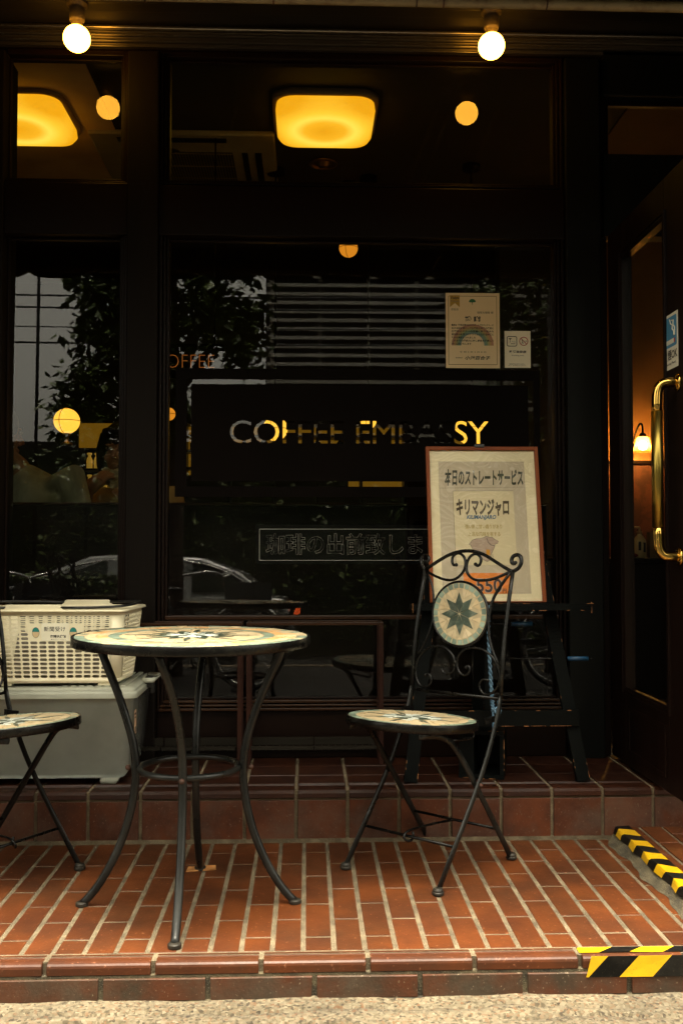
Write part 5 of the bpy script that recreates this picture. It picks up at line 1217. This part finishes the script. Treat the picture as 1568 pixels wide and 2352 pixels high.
MB().lathe([(.015, .1275), (.015, .137), (.006, .139), (.005, .158), (.001, .159)], q_, 20).tube([(q_.x, 5.05, q_.z+.158), (q_.x-.03, 5.045, q_.z+.160), (q_.x-.055, 5.04, q_.z+.150)], .005, 8).build('pump', M['bott'], so)
MB().box(q_.x-.018, q_.x-.004, 5.0135, 5.015, q_.z+.04, q_.z+.085).box(q_.x+.006, q_.x+.02, 5.0165, 5.018, q_.z+.03, q_.z+.08).build('print', M['ink'], so)
tag(MB().ball((0, 0, 0), 1, 12).build('red_cloth', vary(material('red_cloth', (.30, .02, .01), .8), (.2, .01, .008), 20, 4)), 'small red folded cloth left of the pump bottle', 'cloth')
o = bpy.data.objects['red_cloth']; o.scale = (.07, .05, .014); o.location = (q_.x-.07, 5.05, .901)
tag(MB().box(1.76, 1.85, 5.0, 5.05, .8865, 1.02).box(1.77, 1.84, 4.997, 4.9995, .90, 1.0).build('menu_card', vary(material('yellowed_card', (.22, .13, .04), .7), (.12, .07, .02), 10, 4), bevel=.001), 'small yellowed card standing right of the pump bottle', 'card')

# added board; its glowing letters imitate orange lettering reflected in the pane
ne = empty('reflection_sign', (-.75, 5.0, 1.9), 'added dark board with glowing orange COFFEE letters imitating a reflection in the wide window', 'sign')
a0, a1 = W(352, 830, 5.0).x, W(492, 830, 5.0).x; b0, b1 = W(400, 845, 5.0).z, W(400, 811, 5.0).z
MB().box(a0-.05, a1+.05, 5.01, 5.03, b0-.05, b1+.05).build('board', M['film'], ne)
MB().text('COFFEE', (b1-b0)*1.38, lambda x, y, z: ((a0+a1)/2+x, 5.005-z, b0+y), width=a1-a0, depth=.004, bold=-.003).build('lettering', glow('dim_orange_letters', (1, .22, .04), .035), ne)
MB().tube([(a0, 5.02, b1+.05), (a0, 5.02, IZ-.002)], .004, 6).tube([(a1, 5.02, b1+.05), (a1, 5.02, IZ-.002)], .004, 6).build('hanger', M['iron'], ne)

# ---------------------------------------------------------------- two seated guests
def fuse(mb, name, mat, par=None, vox=.006, sm=6):
    o = mb.build(name, mat, par, smooth=True)
    q = o.modifiers.new('fuse', 'REMESH'); q.mode = 'VOXEL'; q.voxel_size = vox; q.use_smooth_shade = True
    q = o.modifiers.new('soft', 'SMOOTH'); q.iterations = sm; q.factor = .5
    return o
M['skin'] = vary(material('skin', (.42, .22, .12), .8, spec=.1), (.42, .19, .09), 12, 4); M['hair'] = vary(material('black_hair', (.010, .007, .006), .6, spec=.15), (.02, .014, .010), 40, 4, stretch=(4, 4, .5))
M['jacket'] = vary(material('cream_jacket', (.66, .60, .42), .95, spec=.05), (.40, .36, .25), 7, 8, .42, .6, bump=1, bscale=14, stretch=(1, 1, .4)); M['top'] = vary(material('ochre_blouse', (.62, .42, .16), .95, spec=.05), (.5, .32, .11), 8, 6, bump=.3, bscale=50)
M['trouser'] = vary(material('dark_trousers', (.03, .03, .035), .8), (.02, .02, .024), 8, 4)
def hand(mb, c, d, up, s_=1.0, curl=.5):
    """palm and five unequal bent fingers; c wrist, d direction of the palm, up back of the hand"""
    d = Vector(d).normalized(); up = Vector(up); up = (up-d*up.dot(d)).normalized(); sd = d.cross(up)
    c = Vector(c)
    mb.tube([c-d*.01, c+d*.03*s_, c+d*.08*s_], [.022*s_, .030*s_, .033*s_], 12, flat=1.0)
    for i, (o_, l) in enumerate(((-.027, .068), (-.009, .078), (.009, .073), (.026, .056))):
        b = c+d*.082*s_+sd*o_*s_
        pts = [b-d*.02, b+d*l*.42*s_-up*.010*curl, b+d*l*.72*s_-up*.030*curl, b+d*l*.86*s_-up*.052*curl]
        mb.tube(pts, [.0098*s_, .0092*s_, .0085*s_, .0072*s_], 8)
    b = c+d*.025*s_-sd*.025*s_
    mb.tube([b, b+d*.025-sd*.026-up*.008, b+d*.052-sd*.032-up*.022], [.0125*s_, .0108*s_, .0085*s_], 8)
def head(mb, c, yaw, pitch=0, s_=1.0):
    R_ = Matrix.Rotation(yaw, 4, 'Z') @ Matrix.Rotation(pitch, 4, 'X'); c = Vector(c)
    P = lambda x, y, z: c+R_ @ Vector((x*s_, y*s_, z*s_))        # -y is the face
    mb.ball(P(0, .012, .025), .092*s_, 24, (.84, 1.0, 1.02), R_); mb.ball(P(0, -.022, -.035), .070*s_, 20, (.86, .92, 1.10), R_); mb.ball(P(0, -.056, -.094), .024*s_, 12, (1.2, 1, .9), R_)
    mb.tube([P(0, -.086, .018), P(0, -.102, -.012), P(0, -.108, -.026)], [.008*s_, .010*s_, .0125*s_], 10); mb.ball(P(-.011, -.096, -.028), .008*s_, 8); mb.ball(P(.011, -.096, -.028), .008*s_, 8)
    mb.ball(P(0, -.089, -.054), .012*s_, 10, (1.9, .8, .55), R_); mb.ball(P(0, -.087, -.065), .011*s_, 10, (1.6, .9, .6), R_)
    for q in (-1, 1):
        mb.ball(P(q*.031, -.080, .036), .012*s_, 10, (1.7, .7, .5), R_); mb.ball(P(q*.078, .014, -.008), .018*s_, 12, (.35, .8, 1.3), R_); mb.ball(P(q*.040, -.062, -.026), .024*s_, 12, (.9, .8, 1), R_)
    return P, R_
def guest(loc, label, hip, chest, neck, hd, yaw, pitch, arms, hair_long, top, extra=None):
    r = empty('person', loc, label, 'person')
    b = MB(); hip, chest, neck, hd = map(Vector, (hip, chest, neck, hd))
    P, R_ = head(b, hd, yaw, pitch)
    b.tube([neck-Vector((0, 0, .05)), neck, P(0, .015, -.06)], [.060, .052, .054], 16)
    b.tube([hip, hip.lerp(chest, .5), chest, neck-Vector((0, 0, .03))], [.135, .125, .135, .07], 20)
    c = MB(); c.tube([hip-Vector((0, 0, .02)), hip.lerp(chest, .5), chest, neck-Vector((0, 0, .045))], [.155, .145, .160, .085], 24)
    for sh, el, wr, dr, up, cu_ in arms:
        sh, el, wr = map(Vector, (sh, el, wr))
        b.tube([chest.lerp(sh, .5), sh, sh.lerp(el, .5), el, el.lerp(wr, .4), wr], [.06, .052, .046, .038, .036, .025], 14); hand(b, wr, dr, up, 1.0, cu_)
        c.tube([chest.lerp(sh, .3)+Vector((0, 0, .02)), sh, sh.lerp(el, .5), el, el.lerp(wr, .45)], [.085, .074, .062, .056, .052], 16)
    fw_ = R_ @ Vector((0, -1, 0)); fw_ = Vector((fw_.x, fw_.y, 0)).normalized() if extra is None else Vector(extra)
    sd = Vector((-fw_.y, fw_.x, 0)); tr_ = MB()
    for s_ in (-1, 1):
        h0 = hip+sd*s_*.09-Vector((0, 0, .03)); kn = h0+fw_*.42; an = kn+Vector((0, 0, -.40)); an.z = UZ+.09
        b.tube([h0, kn, an], [.075, .055, .04], 14); b.tube([an, an+fw_*.12-Vector((0, 0, .05))], [.04, .032], 12)
        tr_.tube([h0, kn, kn+Vector((0, 0, -.01)), an+Vector((0, 0, .02))], [.098, .078, .074, .060], 16)
        sb = MB(); sb.tube([an-fw_*.03-Vector((0, 0, .045)), an+fw_*.17-Vector((0, 0, .055))], [.044, .036], 14); sb.build('shoe', M['blackp'], r)
    fuse(b, 'body', M['skin'], r, .0045, 4); fuse(c, 'shirt', M[top], r, .008, 6); fuse(tr_, 'trousers', M['trouser'], r, .010, 5)
    h_ = MB(); h_.ball(P(0, .028, .040), .106, 24, (.90, 1.02, 1.02), R_)
    if hair_long:
        for s_ in (-1, 1): h_.tube([P(s_*.055, -.035, .085), P(s_*.086, -.02, .01), P(s_*.088, .0, -.06), P(s_*.076, .02, -.13)], [.03, .028, .032, .022], 12)
        h_.tube([P(0, .06, 0), P(0, .07, -.08), P(0, .06, -.15)], [.09, .085, .05], 16); h_.tube([P(-.06, -.062, .088), P(0, -.075, .100), P(.06, -.062, .088)], .024, 10)
    else: h_.tube([P(0, .05, .03), P(0, .06, -.04)], [.088, .062], 14)
    fuse(h_, 'hair', M['hair'], r, .008, 5)
    e_ = MB()
    for s_ in (-1, 1): e_.ball(P(s_*.031, -.083, .020), .0118, 12, (1.25, .75, .62), R_)
    e_.build('eye', material('eye_white', (.4, .36, .3), .2), r)
    e_ = MB()
    for s_ in (-1, 1): e_.ball(P(s_*.031, -.0885, .020), .0062, 10, (1, .6, 1), R_); e_.tube([P(s_*.014, -.093, .040), P(s_*.032, -.094, .045), P(s_*.050, -.084, .038)], .0022, 6)
    e_.build('iris', M['hair'], r)
    return r
guest((-.82, 4.66, UZ+.46), 'woman with dark hair behind the left window, hand raised to her mouth', (-.76, 4.72, .76), (-.79, 4.66, 1.08), (-.82, 4.63, 1.235), (-.865, 4.60, 1.385), RAD(-8), RAD(6),
      [((-.965, 4.64, 1.16), (-1.03, 4.50, .985), (-.975, 4.40, 1.185), (.55, .25, .75), (-.5, -.85, .2), .9), ((-.63, 4.60, 1.16), (-.58, 4.46, .98), (-.76, 4.36, 1.10), (-.5, .2, .8), (.3, -.9, .3), .8)], True, 'top', (-.35, -.94, 0))
rnd = random.Random(9); NG = [[Vector((-.93+.0155*i+rnd.uniform(-.004, .004), 4.455+.012*abs(i-3)+rnd.uniform(-.010, .010), 1.215+.0165*j+.010*sin(i*1.3)+rnd.uniform(-.004, .004))) for i in range(7)] for j in range(6)]
nm = MB(); nm.add([v for r_ in NG for v in r_]+[v+Vector((0, .003, 0)) for r_ in NG for v in r_], [(j*7+i, j*7+i+1, j*7+i+8, j*7+i+7) for j in range(5) for i in range(6)]+[(42+j*7+i+7, 42+j*7+i+8, 42+j*7+i+1, 42+j*7+i) for j in range(5) for i in range(6)])
tag(nm.build('paper_napkin', vary(material('cream_napkin', (.6, .5, .3), .8), (.45, .36, .2), 20, 4)), 'crumpled cream paper napkin the woman holds at her mouth', 'napkin')
guest((-1.17, 4.42, UZ+.46), 'person in a cream jacket seated with the back to the left window', (-1.10, 4.42, .76), (-1.13, 4.36, 1.12), (-1.27, 4.37, 1.29), (-1.36, 4.38, 1.44), RAD(120), RAD(8),
      [((-1.015, 4.27, 1.235), (-.955, 4.25, .99), (-1.16, 4.19, .93), (-1, 0, .1), (0, 0, 1), .4), ((-1.16, 4.52, 1.18), (-1.22, 4.56, .95), (-1.36, 4.5, .93), (-1, 0, .1), (0, 0, 1), .4)], False, 'jacket', (-1, -.05, 0))
bn = empty('bench', (-1.0, 4.6, UZ), 'dark wooden bench on which the two guests sit behind the left window', 'bench')
MB().box(-1.75, -.45, 4.22, 4.92, .565, .600).build('seat', M['wood_h'], bn, bevel=.004)
for x in (-1.70, -.55):
    for y in (4.26, 4.84): MB().box(x, x+.05, y, y+.04, UZ+.003, .5645).build('leg', M['wood'], bn, bevel=.002)

# ---------------------------------------------------------------- the street behind the camera (seen in the panes)
def leaves(mb, n, pick, size, rnd):
    for _ in range(n):
        p = Vector(pick()); s_ = size*rnd.uniform(.6, 1.3); a = rnd.uniform(0, 2*pi); t = rnd.uniform(-.6, .9)
        d = Vector((cos(a)*cos(t), sin(a)*cos(t), -sin(t)-.35)).normalized(); w_ = d.cross(Vector((rnd.uniform(-.4, .4), rnd.uniform(-.4, .4), 1))).normalized()*s_*.33; n_ = d.cross(w_).normalized()*s_*.07
        mb.add([p, p+d*s_*.45+w_+n_, p+d*s_, p+d*s_*.45-w_+n_, p+d*s_*.5-n_*.3], [(0, 1, 4), (1, 2, 4), (0, 4, 3), (4, 2, 3)])
def tree(x, y, z0, h0, crown, n, size, label, seed, blobs):
    rnd = random.Random(seed); r = empty('street_tree', (x, y, z0), label, 'tree', 'trees along the street')
    tr = MB(); tr.tube([(x, y, z0), (x+.03, y+.02, z0+h0*.5), (x-.04, y, z0+h0), (x, y+.1, z0+h0+1.2)], [.11, .09, .07, .03], 12, smoothpath=1)
    for bx, by, bz_, br in blobs: tr.tube([(x, y, z0+h0*.85), ((x+bx)/2+rnd.uniform(-.1, .1), (y+by)/2, (z0+h0+bz_)/2), (bx, by, bz_)], [.05, .03, .010], 8)
    tr.build('trunk', M['bark'], r)
    twigs = []
    for bx, by, bz_, br in blobs:
        for _ in range(int(26*br)): 
            a = rnd.uniform(0, 2*pi); c_ = rnd.uniform(-1, 1); rr_ = br*rnd.random()**.5; twigs.append((bx+rr_*cos(a)*math.sqrt(1-c_*c_), by+rr_*sin(a)*math.sqrt(1-c_*c_), bz_+rr_*c_*.85))
    def pick():
        t = rnd.choice(twigs); s_ = .11; return (t[0]+rnd.gauss(0, s_), t[1]+rnd.gauss(0, s_), t[2]+rnd.gauss(0, s_*1.1))
    m = MB(); leaves(m, n, pick, size, rnd); m.build('crown', M['foliage'], r, fix=False)
tree(-1.25, -1.75, GZ, 3.0, None, 6500, .125, 'leafy street tree whose branches hang over the left of the terrace', 3,
     [(-1.75, -1.7, 3.1, .42), (-1.45, -1.6, 2.75, .35), (-1.15, -1.7, 3.5, .5), (-.85, -1.7, 3.25, .40), (-.55, -1.6, 3.05, .34), (-1.3, -1.8, 4.3, .8), (-1.85, -1.7, 3.75, .35), (-2.05, -1.5, 2.30, .22), (-.5, -1.9, 4.2, .6), (-1.35, -1.5, 2.35, .3), (-1.95, -1.7, 2.5, .3), (-1.88, -1.7, 2.2, .26), (-1.75, -1.7, 2.85, .42), (-1.75, -1.6, 3.3, .3)])
tree(2.35, -1.9, GZ, 2.6, None, 4200, .10, 'leafy street tree right of the louvred building', 8,
     [(2.1, -1.8, 2.9, .5), (2.5, -1.9, 3.6, .7), (2.0, -1.9, 2.2, .45), (2.9, -1.9, 3.0, .6), (2.3, -2.0, 4.5, .8), (1.75, -1.8, 3.4, .35)])
rnd = random.Random(5)
hg = empty('hedge', (0, -7.4, GZ-.3), 'long dense green hedge on a low wall across the street', 'hedge')
m = MB(); leaves(m, 9000, lambda: (rnd.uniform(-9, 9), -7.0+rnd.uniform(-.35, .28), rnd.uniform(-.1, 2.72)), .12, rnd)
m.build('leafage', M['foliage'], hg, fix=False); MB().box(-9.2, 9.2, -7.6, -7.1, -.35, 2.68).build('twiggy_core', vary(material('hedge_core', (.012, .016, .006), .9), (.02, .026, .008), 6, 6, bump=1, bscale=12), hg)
MB().box(-9.3, 9.3, -7.75, -7.62, -.35, 2.86).build('backing_wall', M['asphalt'], hg)
lb = empty('louvred_building', (2.2, -8.6, GZ), 'parking building across the street clad in pale horizontal louvres', 'building')
M['slat'] = vary(material('pale_louvre_metal', (.55, .52, .45), .5), (.42, .39, .33), 2, 4); M['dgap'] = material('dark_void', (.02, .018, .015), .9)
m = MB()
for k in range(62): z = .6+k*.146; m.add([(x, y, zz) for x in (-.66, 7.5) for y, zz in ((-8.58, z), (-8.50, z-.01), (-8.50, z+.045), (-8.58, z+.062))], [(0, 1, 2, 3), (7, 6, 5, 4), (0, 4, 5, 1), (1, 5, 6, 2), (2, 6, 7, 3), (3, 7, 4, 0)])
m.build('louvres', M['slat'], lb); m = MB()
for k in range(11): m.box(-.62+k*.80, -.56+k*.80, -8.66, -8.60, GZ, 9.7)
m.build('mullions', M['slat'], lb); MB().box(-.7, 7.6, -16, -9.0, GZ-.3, 9.8).build('mass', M['dgap'], lb)
nb = empty('neighbour_building', (-14, -14, GZ), 'dark brown block standing far left across the street', 'building')
MB().box(-18, -10.2, -16, -11, -.35, 9).build('mass', M['wall'], nb); m = MB()
for i in range(5):
    for j in range(3): m.box(-17.5+i*1.5, -16.6+i*1.5, -10.999, -10.95, 1+j*2.6, 2.4+j*2.6)
m.build('windows', M['dgap'], nb)
cab = empty('utility_wires', (-3, -5.6, GZ), 'dark overhead wires strung between two slim poles across the street', 'wires')
for x in (W(82, 900, 13).x, W(200, 900, 13).x): MB().tube([(x, -5.62, -.35), (x, -5.6, 8)], .022, 8).build('pole', M['iron'], cab)
for k, yy in enumerate((627, 655, 737, 700)):
    z = W(100, yy, 13).z; MB().tube([(-9, -5.6, z+.1), (-5, -5.6, z-.0), (-1, -5.6, z-.03), (3, -5.6, z), (8, -5.6, z+.12)], .014 if k < 3 else .008, 6, smoothpath=2).build('wire', M['blackp'], cab)
# parked car
M['silver'] = material('silver_car_paint', (.30, .31, .30), .28, .4, coat=.6); M['cglass'] = material('car_glass', (.02, .024, .02), .12, spec=.25)
M['tail'] = material('lit_tail_lamp', (.4, .02, .01), .3, emit=(1, .12, .02), estr=1.2); M['tyre'] = material('tyre_rubber', (.02, .02, .02), .8); M['chrome'] = material('chrome_trim', (.75, .75, .72), .12, 1)
RZ = GZ-.27
car = empty('parked_car', (-2.2, -4.3, RZ), 'silver car parked along the opposite kerb with its tail lamp lit', 'car')
def carx(x): return -.12-x
prof_lo = [(0, .38), (.02, .72), (.12, .92), (.55, .98), (2.9, .92), (3.5, .86), (4.0, .72), (4.12, .5), (4.08, .30), (3.6, .22), (.5, .22), (.1, .28)]
roof = [(.30, .96), (.62, 1.22), (1.05, 1.38), (1.7, 1.43), (2.3, 1.40), (2.75, 1.22), (3.15, .93)]
m = MB(); sec = []
for y_, k in ((-.82, .90), (-.78, 1), (.78, 1), (.82, .90)):
    sec.append([(carx(2.05+(x-2.05)*(.985 if k < 1 else 1)), -4.3+y_*1.0, RZ+.30+(z-.30)*(.93 if k < 1 else 1)) for x, z in prof_lo])
n = len(prof_lo); m.add([v for s_ in sec for v in s_], [(i*n+k, i*n+(k+1) % n, (i+1)*n+(k+1) % n, (i+1)*n+k) for i in range(3) for k in range(n)]+[tuple(range(n)), tuple(range(3*n, 4*n))])
m.build('body', M['silver'], car, bevel=.03)
m = MB(); nr = len(roof); sec = [[(carx(x), -4.3+y_*(.80 if z < 1.0 else .66 if z < 1.3 else .60), RZ+z) for x, z in roof] for y_ in (-1, 1)]
m.add([v for s_ in sec for v in s_], [(k, k+1, nr+k+1, nr+k) for k in range(nr-1)]+[tuple(range(nr)), tuple(range(nr, 2*nr))]); m.build('cabin', M['silver'], car, bevel=.03)
for xa, xb in ((.55, 1.15), (1.22, 1.95), (2.02, 2.85)):
    def rz_(x): return [z0+(z1-z0)*(x-x0)/(x1-x0) for (x0, z0), (x1, z1) in zip(roof[:-1], roof[1:]) if x0 <= x <= x1][0]-.05
    P4 = [(xa+.05, 1.0), (xb, 1.0), (xb, max(1.02, rz_(xb))), (xa+.08, max(1.02, rz_(xa+.08)))]
    MB().add([(carx(x), -4.3+(.80-(z-.96)*.42)+d_, RZ+z) for d_ in (.006, .012) for x, z in P4], [(0, 1, 2, 3), (7, 6, 5, 4), (0, 4, 5, 1), (1, 5, 6, 2), (2, 6, 7, 3), (3, 7, 4, 0)]).build('side_window', M['cglass'], car)
MB().tube([(carx(x), -4.3+.80-(z-.96)*.42+.012, RZ+z+.0) for x, z in ((.45, 1.03), (.75, 1.22), (1.1, 1.335), (1.7, 1.375), (2.3, 1.345), (2.75, 1.17))], .011, 8, smoothpath=1).build('window_trim', M['chrome'], car)
MB().box(carx(3.6), carx(.3), -3.478, -3.470, RZ+.80, RZ+.815).build('side_trim', M['chrome'], car)
for x in (.72, 3.35):
    wo = MB().lathe([(.19, -.08), (.29, -.10), (.315, -.06), (.315, .06), (.29, .10), (.19, .08)], (carx(x), -3.56, RZ+.316), 28, Matrix.Rotation(pi/2, 4, 'X')).build('wheel', M['tyre'], car)
    MB().lathe([(.001, .05), (.05, .06), (.185, .07), (.19, .03)], (carx(x), -3.56, RZ+.316), 20, Matrix.Rotation(pi/2, 4, 'X')).build('rim', M['chrome'], wo)
for y_ in (-3.60, -5.0): MB().cbox((carx(-.005), y_, RZ+.78), (.06, .18, .16)).build('tail_lamp', M['tail'], car, bevel=.02)
# bicycles parked on the pavement behind the camera
M['bikeframe'] = material('dark_bike_paint', (.03, .03, .032), .3)
def make_bike():
    r = empty('bicycle', (0, 0, 0), 'x', 'bicycle', 'bicycles parked on the pavement', absolute=False)
    for x in (-.52, .52):
        T = MB().tube([(x+.325*cos(2*pi*k/40), 0, .342+.325*sin(2*pi*k/40)) for k in range(40)], .017, 8, closed=True).build('wheel', M['tyre'], r)
        m = MB().tube([(x+.302*cos(2*pi*k/40), 0, .342+.302*sin(2*pi*k/40)) for k in range(40)], .008, 6, closed=True); m.build('rim', M['chrome'], T)
        m = MB()
        for k in range(28): a = 2*pi*k/28; m.tube([(x, .02*(-1)**k, .342), (x+.300*cos(a), 0, .342+.300*sin(a))], .0012, 4, cap=False)
        m.build('spokes', M['chrome'], T)
        m = MB(); m.tube([(x+.36*cos(RAD(a)), 0, .342+.36*sin(RAD(a))) for a in (range(20, 161, 10) if x < 0 else range(30, 171, 10))], .012, 6); m.build('mudguard', M['chrome'], r)
    m = MB(); bb, hd_, st_ = (-.08, 0, .29), (.33, 0, .72), (-.20, 0, .66)
    m.tube([bb, hd_], .018, 10); m.tube([bb, st_], .015, 10); m.tube([(-.19, 0, .62), (.31, 0, .68)], .012, 10); m.tube([bb, (-.52, .05, .342)], .010, 8); m.tube([st_, (-.52, .05, .342)], .009, 8); m.tube([hd_, (.40, 0, .62), (.47, 0, .45), (.52, 0, .342)], .012, 8); m.build('frame', M['bikeframe'], r)
    MB().tube([(.33, 0, .70), (.30, 0, .90), (.32, .10, .93), (.30, .22, .95), (.18, .27, .93), (.08, .27, .92)], .011, 8, smoothpath=2).tube([(.30, 0, .90), (.32, -.10, .93), (.30, -.22, .95), (.18, -.27, .93), (.08, -.27, .92)], .011, 8, smoothpath=2).build('handlebar', M['chrome'], r)
    m = MB(); m.ball((-.25, 0, .80), .1, 14, (1.25, .8, .3)); m.ball((-.16, 0, .80), .05, 12, (1.6, .6, .5)); m.build('saddle', M['blackp'], r); MB().tube([(-.20, 0, .66), (-.23, 0, .79)], .011, 8).build('seat_post', M['chrome'], r)
    MB().tube([(.40, .13, .62), (.62, .13, .62), (.62, -.13, .62), (.40, -.13, .62)], .004, 6, closed=True).box(.40, .66, -.15, .15, .66, .668).box(.40, .66, -.15, -.143, .669, .86).box(.40, .66, .143, .15, .669, .86).box(.653, .66, -.142, .142, .669, .86).box(.40, .407, -.142, .142, .669, .86).build('front_basket', M['bikeframe'], r)
    MB().tube([(-.08, -.09, .29), (-.02, -.09, .15)], .008, 6).tube([(-.08, .09, .29), (-.14, .09, .43)], .008, 6).tube([(-.08, -.10, .29), (-.08, .10, .29)], .012, 8).cbox((-.02, -.13, .15), (.09, .06, .018)).cbox((-.14, .13, .43), (.09, .06, .018)).build('crank', M['iron'], r)
    MB().tube([(-.50, -.06, .342), (-.42, -.16, .02)], .007, 6).build('kickstand', M['chrome'], r)
    return r
sb_ = empty('roadside_shrub', (-2.35, -2.9, GZ), 'low dark clipped shrub at the roadside behind the camera', 'shrub')
rnd = random.Random(21); m = MB(); leaves(m, 2600, lambda: (rnd.uniform(-3.3, -1.72), -2.9+rnd.uniform(-.25, .25), rnd.uniform(GZ+.1, .86)), .085, rnd); m.build('leafage', M['foliage'], sb_, fix=False)
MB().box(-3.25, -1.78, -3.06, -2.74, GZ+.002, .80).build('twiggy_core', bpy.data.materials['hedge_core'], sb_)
bk0 = make_bike()
for i, (x, y, a, lb_) in enumerate(((-.95, -.75, 24, 'dark bicycle parked behind the camera, left of the middle'), (1.55, -.60, 186, 'dark bicycle parked behind the camera on the right'), (-2.35, -.8, 60, 'dark bicycle parked behind the camera at the far left'))):
    o = bk0 if i == 0 else copy_tree(bk0)
    o.location = (x, y, GZ+.003); o.rotation_euler.z = RAD(a); o['label'] = lb_
